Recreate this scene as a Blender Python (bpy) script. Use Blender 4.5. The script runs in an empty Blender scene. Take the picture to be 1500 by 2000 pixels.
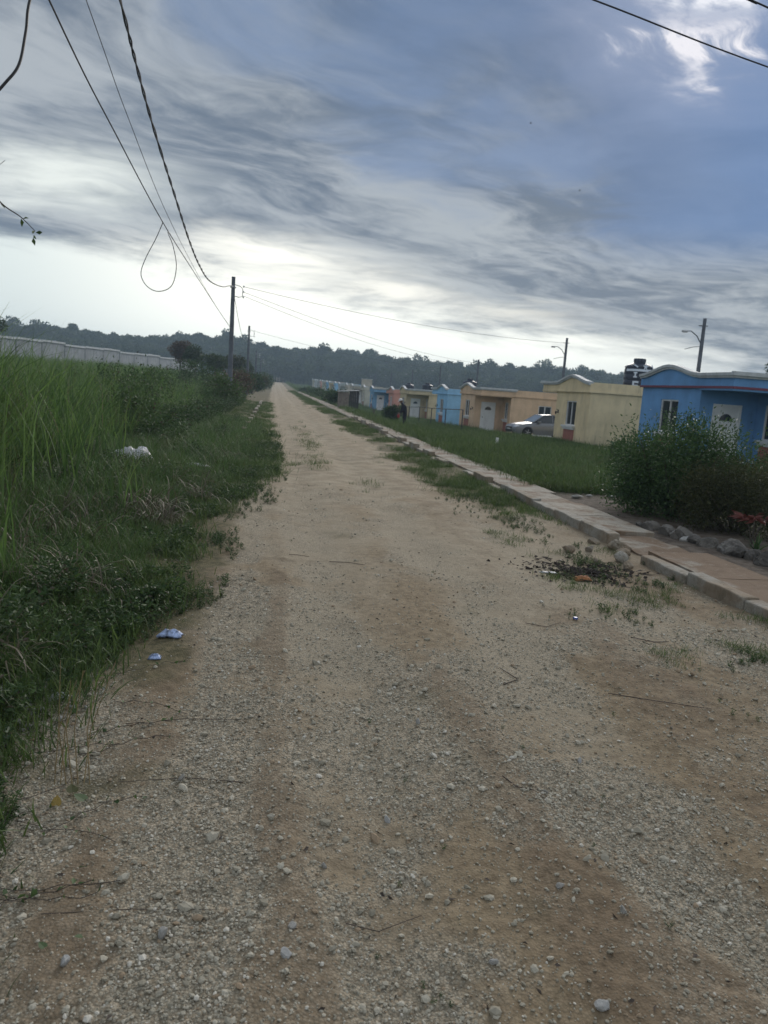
import bpy, math, random
import numpy as np
from mathutils import Vector, Matrix, Euler

random.seed(7)
RNG = np.random.default_rng(7)
SC = bpy.context.scene
COL = SC.collection
R = math.radians

# ------------------------------------------------------------------ camera
cam = bpy.data.cameras.new('camera')
camo = bpy.data.objects.new('camera', cam)
COL.objects.link(camo)
F, CX, CY, VPX, VPY, EYE = 1500.0, 750.0, 1000.0, 535.0, 745.0, 1.65
cam.sensor_fit = 'VERTICAL'
cam.sensor_height = 24.0
cam.sensor_width = 18.0
cam.lens = 24.0 * F / 2000.0
cam.clip_start = 0.05
cam.clip_end = 3000
yv = Vector(((VPX - CX) / F, (VPY - CY) / F, 1)).normalized()
zv = Vector((1, math.tan(R(4)), 0)).cross(yv).normalized()
if zv.y > 0: zv = -zv
xv = yv.cross(zv).normalized()
if xv.x < 0: xv = -xv
Mw = Matrix((xv, yv, zv))                     # rows: world axes seen from the camera
rot = Matrix((Mw @ Vector((1, 0, 0)), Mw @ Vector((0, -1, 0)), Mw @ Vector((0, 0, -1)))).transposed()
camo.matrix_world = Matrix.Translation((0, 0, EYE)) @ rot.to_4x4()
cam.dof.use_dof = True
cam.dof.focus_distance = 4.5
cam.dof.aperture_fstop = 3.4
SC.camera = camo

# ------------------------------------------------------------------ node helper
class NT:
    def __init__(s, tree): s.t = tree; s.n = tree.nodes; s.l = tree.links
    def node(s, typ, **kw):
        n = s.n.new(typ)
        for k, v in kw.items(): setattr(n, k, v)
        return n
    def put(s, sock, v):
        if v is None: return
        if isinstance(v, bpy.types.NodeSocket): s.l.new(v, sock)
        else:
            if isinstance(v, (tuple, list)) and sock.type == 'RGBA' and len(v) == 3: v = (*v, 1)
            sock.default_value = v
    def m(s, op, a, b=None, c=None, clamp=False):
        n = s.node('ShaderNodeMath', operation=op, use_clamp=clamp)
        s.put(n.inputs[0], a)
        if b is not None: s.put(n.inputs[1], b)
        if c is not None: s.put(n.inputs[2], c)
        return n.outputs[0]
    def mix(s, f, a, b, blend='MIX'):
        n = s.node('ShaderNodeMix', data_type='RGBA', blend_type=blend)
        s.put(n.inputs[0], f); s.put(n.inputs[6], a); s.put(n.inputs[7], b)
        return n.outputs[2]
    def noise(s, vec, scale, detail=4, rough=0.55, dist=0.0, out=0):
        n = s.node('ShaderNodeTexNoise')
        s.put(n.inputs['Vector'], vec); n.inputs['Scale'].default_value = scale
        n.inputs['Detail'].default_value = detail; n.inputs['Roughness'].default_value = rough
        n.inputs['Distortion'].default_value = dist
        return n.outputs[out]
    def vor(s, vec, scale, feat='F1', out=0, rnd=1.0):
        n = s.node('ShaderNodeTexVoronoi', feature=feat)
        s.put(n.inputs['Vector'], vec); n.inputs['Scale'].default_value = scale
        n.inputs['Randomness'].default_value = rnd
        return n.outputs[out]
    def sm(s, v, lo, hi, a=0.0, b=1.0):
        n = s.node('ShaderNodeMapRange', interpolation_type='SMOOTHSTEP')
        s.put(n.inputs[0], v); s.put(n.inputs[1], lo); s.put(n.inputs[2], hi); s.put(n.inputs[3], a); s.put(n.inputs[4], b)
        return n.outputs[0]
    def map(s, vec, scale=(1, 1, 1), rotz=0, loc=(0, 0, 0)):
        n = s.node('ShaderNodeMapping')
        s.put(n.inputs[0], vec); n.inputs['Scale'].default_value = scale
        n.inputs['Location'].default_value = loc
        if rotz:
            r_ = s.node('ShaderNodeVectorRotate', rotation_type='Z_AXIS'); s.put(r_.inputs['Vector'], vec); r_.inputs['Angle'].default_value = rotz
            s.put(n.inputs[0], r_.outputs[0])
        return n.outputs[0]
    def comb(s, x, y, z):
        n = s.node('ShaderNodeCombineXYZ')
        s.put(n.inputs[0], x); s.put(n.inputs[1], y); s.put(n.inputs[2], z)
        return n.outputs[0]
    def sep(s, v):
        n = s.node('ShaderNodeSeparateXYZ'); s.put(n.inputs[0], v)
        return n.outputs
    def gauss(s, u, v, u0, v0, su, sv):
        a = s.m('DIVIDE', s.m('SUBTRACT', u, u0), su)
        b = s.m('DIVIDE', s.m('SUBTRACT', v, v0), sv)
        q = s.m('ADD', s.m('MULTIPLY', a, a), s.m('MULTIPLY', b, b))
        return s.m('EXPONENT', s.m('MULTIPLY', q, -1.0))

# ------------------------------------------------------------------ world: daylight sky under broken cloud
SUN_AZ, SUN_EL = 26.0, 23.0
world = bpy.data.worlds.new('World')
SC.world = world
world.use_nodes = True
w = NT(world.node_tree)
for n in list(w.n): w.n.remove(n)
geo = w.node('ShaderNodeTexCoord').outputs['Generated']
dx, dy, dz = w.sep(geo)
el = w.m('MULTIPLY', w.m('ARCSINE', dz), 57.2958)
az = w.m('MULTIPLY', w.m('ARCTAN2', dx, dy), 57.2958)
zc = w.m('ADD', w.m('MAXIMUM', dz, 0.0), 0.035)
P = w.comb(w.m('DIVIDE', dx, zc), w.m('DIVIDE', dy, zc), 0.0)
wn = w.noise(P, 0.8, 3, 0.5, out=1)
PW = w.node('ShaderNodeVectorMath', operation='MULTIPLY_ADD')
w.put(PW.inputs[0], wn); PW.inputs[1].default_value = (0.9, 0.9, 0); w.put(PW.inputs[2], P)
PW = PW.outputs[0]
streak = w.noise(w.map(PW, (0.46, 1.15, 1), R(-42), (3.1, 1.7, 0)), 1.45, 10, 0.60, 0.1)
fine = w.noise(w.map(PW, (1.1, 1.9, 1), R(-36), (7.3, 2.2, 0)), 3.2, 9, 0.62, 0.1)
puff = w.noise(w.map(PW, (1, 1, 1), 0, (1.3, 9.2, 0)), 1.1, 8, 0.58, 0.2)
px_, py_, _ = w.sep(PW)
# open blue part, towards the upper right
s_ = w.m('SUBTRACT', w.m('MULTIPLY', px_, 0.70), w.m('MULTIPLY', py_, 0.60))
s_ = w.m('ADD', s_, w.m('MULTIPLY', w.m('SUBTRACT', puff, 0.5), 2.2))
blue = w.sm(s_, -1.75, -0.95)
blue = w.m('MULTIPLY', blue, w.sm(el, 8.0, 12.5))
sky = w.node('ShaderNodeTexSky', sky_type='NISHITA')
sky.sun_disc = False
sky.sun_elevation = R(SUN_EL)
sky.sun_rotation = R(SUN_AZ)
sky.air_density = 1.3
sky.dust_density = 0.4
# cloud tones
tone = w.m('ADD', w.m('MULTIPLY', streak, 0.50), w.m('ADD', w.m('MULTIPLY', fine, 0.25), w.m('MULTIPLY', puff, 0.25)))
t1 = w.sm(tone, 0.41, 0.585)
cl = w.mix(t1, (0.125, 0.162, 0.220), (0.385, 0.420, 0.455))
veil = w.mix(w.sm(puff, 0.3, 0.72), (0.098, 0.160, 0.290), (0.175, 0.250, 0.400))
deep = w.sm(w.m('ADD', az, w.m('MULTIPLY', w.m('SUBTRACT', puff, 0.5), 20)), 16, 36)
deep = w.m('MULTIPLY', deep, w.sm(az, 80, 50))
veil = w.mix(w.m('MULTIPLY', deep, 0.75), veil, (0.085, 0.185, 0.40))
cl = w.mix(w.m('MULTIPLY', blue, 0.92), cl, veil)
# bright band over the horizon, its lower edge set by cloud wisps
thr = w.m('SUBTRACT', 7.6, w.m('MULTIPLY', w.m('MAXIMUM', w.m('MINIMUM', az, 36), -2), 0.135))
thr = w.m('ADD', thr, w.m('MULTIPLY', w.m('SUBTRACT', w.noise(w.comb(w.m('MULTIPLY', az, 0.05), w.m('MULTIPLY', el, 0.22), 0), 1.6, 7, 0.6, 0.4), 0.5), 7.0))
edge = w.m('SUBTRACT', thr, el)
glow = w.sm(edge, -0.9, 1.3)
gl_col = w.mix(w.sm(el, 0.5, 9), (1.25, 1.28, 1.18), (1.22, 1.20, 1.08))
gl_col = w.mix(w.sm(az, -2, -20), gl_col, (0.76, 0.83, 0.81))
gl_col = w.mix(w.m('MULTIPLY', w.sm(az, 20, 40), 0.75), gl_col, (0.50, 0.53, 0.56))
cl = w.mix(glow, cl, gl_col)
def patch(az0, el0, sa, se, col, amt, base, nz=8.0):
    u = w.m('ADD', az, w.m('MULTIPLY', w.m('SUBTRACT', fine, 0.5), nz))
    v = w.m('ADD', el, w.m('MULTIPLY', w.m('SUBTRACT', puff, 0.5), nz * 0.8))
    return w.mix(w.m('MULTIPLY', w.gauss(u, v, az0, el0, sa, se), amt, clamp=True), base, col)
cl = patch(-14.5, 12.2, 6.0, 1.6, (0.80, 0.84, 0.80), 1.0, cl, 9)
cl = patch(-0.5, 8.6, 8.0, 1.2, (1.15, 1.13, 1.02), 1.0, cl, 6)
cl = patch(8.5, 7.0, 4.5, 0.8, (1.15, 1.12, 1.0), 0.9, cl, 5)
cl = patch(17.0, 6.0, 4.0, 0.8, (0.84, 0.82, 0.74), 0.8, cl, 5)
cl = patch(SUN_AZ - 1, SUN_EL + 1, 7.5, 5.5, (0.30, 0.345, 0.47), 0.55, cl, 14)
cl = patch(SUN_AZ + 0.3, SUN_EL + 0.2, 1.7, 1.5, (0.80, 0.79, 0.84), 1.3, cl, 20)
cl = patch(SUN_AZ + 2.2, SUN_EL + 4.0, 2.0, 1.6, (0.95, 0.95, 0.98), 1.1, cl, 18)
# cloud outside the view is brightened, added to lift light on ground and walls
amb = w.m('MAXIMUM', w.sm(w.m('ABSOLUTE', az), 48, 110), w.sm(el, 34, 62))
cl = w.mix(amb, cl, w.mix(t1, (0.36, 0.41, 0.48), (0.72, 0.75, 0.77)))
cl = patch(36.5, 18.5, 2.2, 1.0, (0.62, 0.68, 0.80), 0.8, cl, 4)
bg1 = w.node('ShaderNodeBackground'); w.put(bg1.inputs[0], sky.outputs[0]); bg1.inputs[1].default_value = 0.05
bg2 = w.node('ShaderNodeBackground'); w.put(bg2.inputs[0], cl); bg2.inputs[1].default_value = 0.60
mx = w.node('ShaderNodeMixShader')
w.put(mx.inputs[0], 0.965)
w.l.new(bg1.outputs[0], mx.inputs[1]); w.l.new(bg2.outputs[0], mx.inputs[2])
wo = w.node('ShaderNodeOutputWorld')
w.l.new(mx.outputs[0], wo.inputs[0])

sl = bpy.data.lights.new('sun', 'SUN')
sl.energy = 1.3; sl.angle = R(28); sl.color = (1.0, 0.93, 0.84)
so = bpy.data.objects.new('sun', sl); COL.objects.link(so)
sd = Vector((math.sin(R(SUN_AZ)) * math.cos(R(SUN_EL)), math.cos(R(SUN_AZ)) * math.cos(R(SUN_EL)), math.sin(R(SUN_EL))))
so.rotation_euler = sd.to_track_quat('Z', 'Y').to_euler()
so.location = (20, 30, 40)

SC.view_settings.view_transform = 'Standard'
SC.view_settings.look = 'None'
SC.view_settings.gamma = 1
SC.view_settings.exposure = 0.93
SC.view_settings.use_curve_mapping = False
SC.render.engine = 'CYCLES'
SC.cycles.use_denoising = True
SC.cycles.max_bounces = 6
SC.cycles.diffuse_bounces = 3
SC.cycles.glossy_bounces = 2
SC.cycles.transmission_bounces = 4
SC.cycles.volume_bounces = 1
SC.cycles.transparent_max_bounces = 6

# ------------------------------------------------------------------ material helpers
def rgb(c): return (c[0], c[1], c[2], 1)
def mat_base(name):
    m = bpy.data.materials.new(name); m.use_nodes = True
    t = NT(m.node_tree)
    b = m.node_tree.nodes['Principled BSDF']
    return m, t, b
def mat_plain(name, col, rough=0.7, var=0.12, scale=6.0, bump=0.0, bscale=60.0, metal=0.0, spec=0.4, dirt=None, dscale=1.2):
    m, t, b = mat_base(name)
    g = t.node('ShaderNodeTexCoord').outputs['Object']
    n = t.noise(g, scale, 5, 0.6)
    dark = tuple(c * (1 - var * 1.6) for c in col); lite = tuple(min(1, c * (1 + var)) for c in col)
    c = t.mix(t.sm(n, 0.3, 0.7), rgb(dark), rgb(lite))
    if dirt:
        d = t.noise(t.map(g, (1, 1, 0.45)), dscale, 6, 0.65)
        c = t.mix(t.sm(d, 0.48, 0.74, 0, 0.6), c, rgb(dirt))
    t.put(b.inputs['Base Color'], c)
    b.inputs['Roughness'].default_value = rough; b.inputs['Metallic'].default_value = metal
    b.inputs['Specular IOR Level'].default_value = spec
    if bump:
        bn = t.node('ShaderNodeBump'); bn.inputs['Strength'].default_value = bump; bn.inputs['Distance'].default_value = 0.02
        t.put(bn.inputs['Height'], t.noise(g, bscale, 4, 0.6)); t.put(b.inputs['Normal'], bn.outputs[0])
    return m
def mat_leaf(name, ca, cb, cc=None, rough=0.55, trans=0.3, dead=None):
    """foliage: colour varies per instance and over the plant"""
    m, t, b = mat_base(name)
    oi = t.node('ShaderNodeObjectInfo').outputs['Random']
    p = t.node('ShaderNodeNewGeometry').outputs['Position']
    n = t.noise(p, 0.55, 3, 0.6)
    n2 = t.noise(p, 9.0, 2, 0.5)
    ri = t.node('ShaderNodeNewGeometry').outputs['Random Per Island']
    f = t.m('ADD', t.m('ADD', t.m('MULTIPLY', oi, 0.30), t.m('MULTIPLY', ri, 0.45)), t.m('ADD', t.m('MULTIPLY', n, 0.35), t.m('MULTIPLY', n2, 0.2)))
    c = t.mix(t.sm(f, 0.30, 1.0), rgb(ca), rgb(cb))
    c = t.mix(t.sm(ri, 0.90, 0.97, 0, 0.5), c, rgb([min(.5, x * 1.4) for x in cb]))
    if cc: c = t.mix(t.sm(t.noise(p, 0.8, 4, 0.7), 0.52, 0.75, 0, 0.8), c, rgb(cc))
    if dead: c = t.mix(t.m('GREATER_THAN', t.m('FRACT', t.m('MULTIPLY', ri, 7.77)), dead[1]), c, rgb(dead[0]))
    t.put(b.inputs['Base Color'], c)
    b.inputs['Roughness'].default_value = rough
    b.inputs['Specular IOR Level'].default_value = 0.3
    tr = t.node('ShaderNodeBsdfTranslucent'); t.put(tr.inputs[0], c)
    mxn = t.node('ShaderNodeMixShader'); mxn.inputs[0].default_value = trans
    out = [x for x in t.n if x.type == 'OUTPUT_MATERIAL'][0]
    t.l.new(b.outputs[0], mxn.inputs[1]); t.l.new(tr.outputs[0], mxn.inputs[2]); t.l.new(mxn.outputs[0], out.inputs[0])
    return m

MT = {}
MT['white'] = mat_plain('white_paint', (0.62, 0.63, 0.64), 0.5, 0.05, dirt=(0.4, 0.39, 0.36))
MT['mould'] = mat_plain('cornice_grey', (0.47, 0.50, 0.52), 0.7, 0.08, dirt=(0.26, 0.27, 0.27), dscale=2.0)
MT['brick_red'] = mat_plain('panel_red', (0.33, 0.13, 0.10), 0.8, 0.12, dirt=(0.2, 0.12, 0.1))
MT['red_band'] = mat_plain('band_red', (0.17, 0.05, 0.08), 0.7, 0.1)
MT['door'] = mat_plain('door_white', (0.74, 0.76, 0.78), 0.45, 0.03, dirt=(0.42, 0.42, 0.42))
MT['dark'] = mat_plain('black_iron', (0.02, 0.02, 0.022), 0.5, 0.1)
MT['rubber'] = mat_plain('rubber', (0.018, 0.018, 0.02), 0.8, 0.1)
MT['wire'] = mat_plain('cable_black', (0.02, 0.021, 0.024), 0.6, 0.1)
MT['pole'] = mat_plain('pole_steel', (0.10, 0.115, 0.14), 0.6, 0.15, scale=3, dirt=(0.06, 0.06, 0.07))
MT['pole2'] = mat_plain('pole_concrete', (0.22, 0.23, 0.25), 0.8, 0.12, scale=3)
MT['galv'] = mat_plain('galvanised', (0.35, 0.36, 0.38), 0.5, 0.1, metal=0.5)
MT['tank'] = mat_plain('tank_black', (0.018, 0.026, 0.045), 0.45, 0.1)
MT['tank_mark'] = mat_plain('tank_white_print', (0.55, 0.62, 0.70), 0.5, 0.06)
MT['roof'] = mat_plain('roof_concrete', (0.30, 0.30, 0.29), 0.9, 0.15)
MT['greyhouse'] = mat_plain('raw_render', (0.29, 0.31, 0.335), 0.9, 0.12, scale=1.0, dirt=(0.27, 0.28, 0.30))
MT['wood'] = mat_plain('old_wood', (0.20, 0.17, 0.15), 0.85, 0.2, scale=4)
MT['wood_dark'] = mat_plain('tarred_wood', (0.045, 0.045, 0.05), 0.85, 0.2)
MT['bark'] = mat_plain('bark', (0.10, 0.085, 0.07), 0.9, 0.25, scale=8, bump=0.5)
MT['twig'] = mat_plain('dead_twig', (0.07, 0.055, 0.045), 0.9, 0.25, scale=20)
MT['plastic'] = mat_plain('plastic_white', (0.46, 0.47, 0.50), 0.5, 0.2, scale=25, dirt=(0.22, 0.19, 0.15), dscale=9)
MT['plastic_blue'] = mat_plain('plastic_blue', (0.30, 0.38, 0.58), 0.4, 0.5, scale=30)
MT['bluecap'] = mat_plain('blue_cap', (0.03, 0.08, 0.30), 0.4, 0.1)
MT['orange'] = mat_plain('orange_clay', (0.32, 0.14, 0.06), 0.8, 0.3, scale=30)
MT['yellowleaf'] = mat_plain('yellow_leaf', (0.30, 0.21, 0.05), 0.6, 0.35, scale=45)
MT['straw'] = mat_plain('straw', (0.24, 0.18, 0.09), 0.8, 0.2, scale=30)
MT['ash'] = mat_plain('burnt_litter', (0.055, 0.044, 0.038), 0.9, 0.3, scale=30)

def mat_glass(name='window_glass', col=(0.02, 0.028, 0.035)):
    m, t, b = mat_base(name)
    b.inputs['Base Color'].default_value = rgb(col)
    b.inputs['Roughness'].default_value = 0.08
    b.inputs['Specular IOR Level'].default_value = 0.5
    return m
MT['glass'] = mat_glass()

def mat_stucco(name, col, dirt=0.5):
    m, t, b = mat_base(name)
    g = t.node('ShaderNodeTexCoord').outputs['Object']
    _, _, oz = t.sep(g)
    n = t.noise(g, 1.3, 6, 0.6)
    c = t.mix(t.sm(n, 0.3, 0.7), rgb([x * 0.86 for x in col]), rgb([min(1, x * 1.07) for x in col]))
    d = t.noise(t.map(g, (2.2, 2.2, 0.35)), 1.6, 6, 0.7)
    low = t.sm(oz, 0.75, 0.05)
    f = t.m('MULTIPLY', t.m('ADD', t.sm(d, 0.5, 0.8), t.m('MULTIPLY', low, t.sm(d, 0.3, 0.6))), dirt, clamp=True)
    c = t.mix(f, c, rgb([x * 0.42 + 0.04 for x in col]))
    t.put(b.inputs['Base Color'], c)
    b.inputs['Roughness'].default_value = 0.85
    b.inputs['Specular IOR Level'].default_value = 0.2
    bn = t.node('ShaderNodeBump'); bn.inputs['Strength'].default_value = 0.35; bn.inputs['Distance'].default_value = 0.02
    t.put(bn.inputs['Height'], t.noise(g, 28, 5, 0.65)); t.put(b.inputs['Normal'], bn.outputs[0])
    return m

def mat_concrete(name, col, stain, bscale=90.0, stain_amt=0.8, moss=None, nearstain=False):
    m, t, b = mat_base(name)
    p = t.node('ShaderNodeNewGeometry').outputs['Position']
    n = t.noise(p, 2.2, 7, 0.65)
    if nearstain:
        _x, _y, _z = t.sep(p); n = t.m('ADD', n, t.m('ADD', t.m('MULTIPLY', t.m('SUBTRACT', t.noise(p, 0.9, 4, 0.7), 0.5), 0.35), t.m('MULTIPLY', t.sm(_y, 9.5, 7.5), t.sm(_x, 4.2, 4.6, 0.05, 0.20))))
    n2 = t.noise(p, 55, 4, 0.7)
    c = t.mix(t.sm(n2, 0.3, 0.7), rgb([x * 0.75 for x in col]), rgb(col))
    c = t.mix(t.sm(n, 0.42, 0.62, 0, stain_amt), c, rgb(stain))
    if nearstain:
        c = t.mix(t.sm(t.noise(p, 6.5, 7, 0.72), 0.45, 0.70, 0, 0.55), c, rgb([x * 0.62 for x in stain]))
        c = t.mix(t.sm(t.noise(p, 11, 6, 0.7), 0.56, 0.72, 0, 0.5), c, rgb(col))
    if moss:
        c = t.mix(t.sm(t.noise(p, 5.0, 5, 0.7), 0.52, 0.68, 0, 0.7), c, rgb(moss))
    t.put(b.inputs['Base Color'], c)
    b.inputs['Roughness'].default_value = 0.92
    b.inputs['Specular IOR Level'].default_value = 0.2
    bn = t.node('ShaderNodeBump'); bn.inputs['Strength'].default_value = 0.6; bn.inputs['Distance'].default_value = 0.012
    t.put(bn.inputs['Height'], t.noise(p, bscale, 6, 0.7)); t.put(b.inputs['Normal'], bn.outputs[0])
    return m
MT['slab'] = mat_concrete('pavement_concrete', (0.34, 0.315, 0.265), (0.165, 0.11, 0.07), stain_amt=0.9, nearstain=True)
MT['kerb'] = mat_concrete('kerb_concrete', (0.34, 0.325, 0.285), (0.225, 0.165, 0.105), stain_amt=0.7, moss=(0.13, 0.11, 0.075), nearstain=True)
MT['rock'] = mat_concrete('garden_rock', (0.17, 0.16, 0.145), (0.055, 0.052, 0.048), 60, 0.9, moss=(0.27, 0.26, 0.24))
MT['rubble'] = mat_concrete('limestone', (0.38, 0.38, 0.37), (0.24, 0.22, 0.18), 60, 0.6)

# ------------------------------------------------------------------ mesh helpers
def tag(o, label=None, cat=None, group=None, kind=None):
    if label: o['label'] = label
    if cat: o['category'] = cat
    if group: o['group'] = group
    if kind: o['kind'] = kind
    return o
def link(name, me, mat=None, parent=None, loc=None):
    o = bpy.data.objects.new(name, me)
    if mat is not None and me is not None and not len(me.materials): me.materials.append(mat)
    COL.objects.link(o)
    if parent is not None: o.parent = parent
    if loc is not None: o.location = loc
    return o
def np_mesh(name, V, Fq, smooth=False, attrs=None):
    """V (n,3), Fq (m,k) integer faces with k equal sides"""
    V = np.asarray(V, np.float32); Fq = np.asarray(Fq, np.int32)
    me = bpy.data.meshes.new(name)
    me.vertices.add(len(V)); me.vertices.foreach_set('co', V.ravel())
    k = Fq.shape[1]
    me.loops.add(Fq.size); me.loops.foreach_set('vertex_index', Fq.ravel())
    me.polygons.add(len(Fq)); me.polygons.foreach_set('loop_start', np.arange(0, Fq.size, k, dtype=np.int32))
    me.polygons.foreach_set('loop_total', np.full(len(Fq), k, np.int32))
    if smooth: me.polygons.foreach_set('use_smooth', np.ones(len(Fq), bool))
    if attrs:
        for a, v in attrs.items():
            at = me.attributes.new(a, 'FLOAT', 'POINT'); at.data.foreach_set('value', np.asarray(v, np.float32).ravel())
    me.update(); me.validate()
    return me
def thing(name, loc, label, cat, group=None, rz=0.0):
    o = bpy.data.objects.new(name, None); COL.objects.link(o)
    o.location = loc; o.rotation_euler = (0, 0, rz); o.empty_display_size = 0.2
    return tag(o, label, cat, group)

class MB:
    def __init__(s): s.v = []; s.f = []
    def add(s, vs, fs):
        k = len(s.v); s.v += [tuple(p) for p in vs]; s.f += [tuple(i + k for i in f) for f in fs]; return s
    def box(s, x0, x1, y0, y1, z0, z1):
        vs = [(x0, y0, z0), (x1, y0, z0), (x1, y1, z0), (x0, y1, z0), (x0, y0, z1), (x1, y0, z1), (x1, y1, z1), (x0, y1, z1)]
        return s.add(vs, [(0, 3, 2, 1), (4, 5, 6, 7), (0, 1, 5, 4), (1, 2, 6, 5), (2, 3, 7, 6), (3, 0, 4, 7)])
    def prism(s, poly, axis, a, b):
        """poly: 2-D points; extruded along axis from a to b"""
        n = len(poly)
        def P3(p, t):
            return {'x': (t, p[0], p[1]), 'y': (p[0], t, p[1]), 'z': (p[0], p[1], t)}[axis]
        vs = [P3(p, a) for p in poly] + [P3(p, b) for p in poly]
        fs = [tuple(range(n))[::-1], tuple(range(n, 2 * n))] + [(i, (i + 1) % n, n + (i + 1) % n, n + i) for i in range(n)]
        return s.add(vs, fs)
    def strip(s, lower, upper, axis, a, b):
        """slab between two polylines of equal length (avoids concave caps)"""
        for i in range(len(lower) - 1):
            s.prism([lower[i], lower[i + 1], upper[i + 1], upper[i]], axis, a, b)
        return s
    def tube(s, pts, r, n=8, cap=True):
        pts = [Vector(p) for p in pts]
        rs = r if isinstance(r, (list, tuple)) else [r] * len(pts)
        k0 = len(s.v); up = Vector((0, 0, 1)); prev = None
        for i, p in enumerate(pts):
            t = (pts[min(i + 1, len(pts) - 1)] - pts[max(i - 1, 0)]).normalized()
            if prev is None:
                a = t.cross(up)
                if a.length < 1e-3: a = t.cross(Vector((1, 0, 0)))
                a.normalize()
            else:
                a = (prev - t * prev.dot(t)).normalized()
            prev = a; b = t.cross(a)
            for j in range(n):
                q = 2 * math.pi * j / n
                s.v.append(tuple(p + (a * math.cos(q) + b * math.sin(q)) * rs[i]))
        for i in range(len(pts) - 1):
            for j in range(n):
                s.f.append((k0 + i * n + j, k0 + i * n + (j + 1) % n, k0 + (i + 1) * n + (j + 1) % n, k0 + (i + 1) * n + j))
        if cap:
            s.f.append(tuple(k0 + j for j in range(n))[::-1]); e = k0 + (len(pts) - 1) * n
            s.f.append(tuple(e + j for j in range(n)))
        return s
    def lathe(s, prof, n=24, c=(0, 0, 0)):
        k0 = len(s.v)
        for r, z in prof:
            for j in range(n):
                q = 2 * math.pi * j / n
                s.v.append((c[0] + r * math.cos(q), c[1] + r * math.sin(q), c[2] + z))
        for i in range(len(prof) - 1):
            for j in range(n):
                s.f.append((k0 + i * n + j, k0 + i * n + (j + 1) % n, k0 + (i + 1) * n + (j + 1) % n, k0 + (i + 1) * n + j))
        s.f.append(tuple(k0 + j for j in range(n))[::-1]); e = k0 + (len(prof) - 1) * n
        s.f.append(tuple(e + j for j in range(n)))
        return s
    def build(s, name, mat, parent=None, smooth=False, bevel=0.0, loc=None, flip_y=None):
        v = s.v; f = s.f
        if flip_y is not None:
            v = [(x, flip_y - y, z) for x, y, z in v]; f = [t[::-1] for t in f]
        me = bpy.data.meshes.new(name); me.from_pydata(v, [], f)
        if smooth:
            me.polygons.foreach_set('use_smooth', [True] * len(me.polygons))
            try: me.set_sharp_from_angle(angle=R(40))
            except Exception: pass
        me.update()
        o = link(name, me, mat, parent, loc)
        if bevel:
            b = o.modifiers.new('bevel', 'BEVEL'); b.width = bevel; b.segments = 2; b.limit_method = 'ANGLE'
        return o

# value noise for real relief
def vnoise(x, y, scale, seed=0, octaves=3, gain=0.5):
    x = np.asarray(x, float); y = np.asarray(y, float); out = np.zeros(np.broadcast(x, y).shape); amp = 1.0; tot = 0
    for o in range(octaves):
        X = x * scale * 2 ** o + 31.7 * o; Y = y * scale * 2 ** o + 17.3 * o
        xi = np.floor(X).astype(np.int64); yi = np.floor(Y).astype(np.int64)
        fx = X - xi; fy = Y - yi; fx = fx * fx * (3 - 2 * fx); fy = fy * fy * (3 - 2 * fy)
        def h(a, b):
            q = (a * 374761393 + b * 668265263 + (seed + o) * 1274126177) & 0xffffffff
            q = ((q ^ (q >> 13)) * 1274126177) & 0xffffffff
            return ((q ^ (q >> 16)) & 0xffff) / 65535.0
        v = (h(xi, yi) * (1 - fx) + h(xi + 1, yi) * fx) * (1 - fy) + (h(xi, yi + 1) * (1 - fx) + h(xi + 1, yi + 1) * fx) * fy
        out += v * amp; tot += amp; amp *= gain
    return out / tot
def sstep(x, a, b):
    t = np.clip((np.asarray(x, float) - a) / (b - a), 0, 1); return t * t * (3 - 2 * t)

# ------------------------------------------------------------------ terrain height
def road_z(y): return 1.5 * sstep(y, 130, 380)
def lot_z(y):
    return np.interp(y, [-50, 8, 20, 26, 38, 52, 67, 80, 95, 110, 140, 217, 300, 380, 500], [0.02, 0.02, -.06, -.2, -.5, -.85, -1.07, -1.2, -1.42, -1.5, -1.3, -.6, .2, 1.4, 1.6])
RIDGE_AZ = [-60, -30, -18, -15, -8.5, -3.2, 0.8, 6.8, 12, 18.7, 24.8, 34, 60]
RIDGE_EL = [2.5, 2.6, 2.62, 2.56, 2.42, 2.9, 2.46, 2.5, 2.08, 2.2, 2.0, 2.0, 2.0]
def height(x, y):
    x = np.asarray(x, float); y = np.asarray(y, float)
    z = road_z(y) + 0 * x
    right = lot_z(y)
    t = sstep(x, 5.0, 7.6)
    z = z * (1 - t) + right * t
    tl = sstep(-x, 3.0, 14.0)
    z = z + tl * 1.75 * sstep(y, 15, 90)
    z = z + 0.10 * sstep(-x, 1.0, 2.6) * (1 - sstep(y, 60, 100))
    rr = np.hypot(x, y); a = np.degrees(np.arctan2(x, y))
    ridge = 455 * np.tan(np.radians(np.interp(a, RIDGE_AZ, RIDGE_EL))) + 1.65 - 8.2
    front = sstep(rr, 345, 470) * (y > -400)
    z = z * (1 - front) + ridge * front
    z = z + (vnoise(x, y, 0.02, 3) - 0.5) * 5.0 * sstep(rr, 350, 450)
    z = z + (vnoise(x, y, 0.25, 5) - 0.5) * 0.16 * (sstep(x, 5.5, 9) + sstep(-x, 1.6, 4))
    return z
def H1(x, y): return float(height(np.array([x]), np.array([y]))[0])

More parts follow.
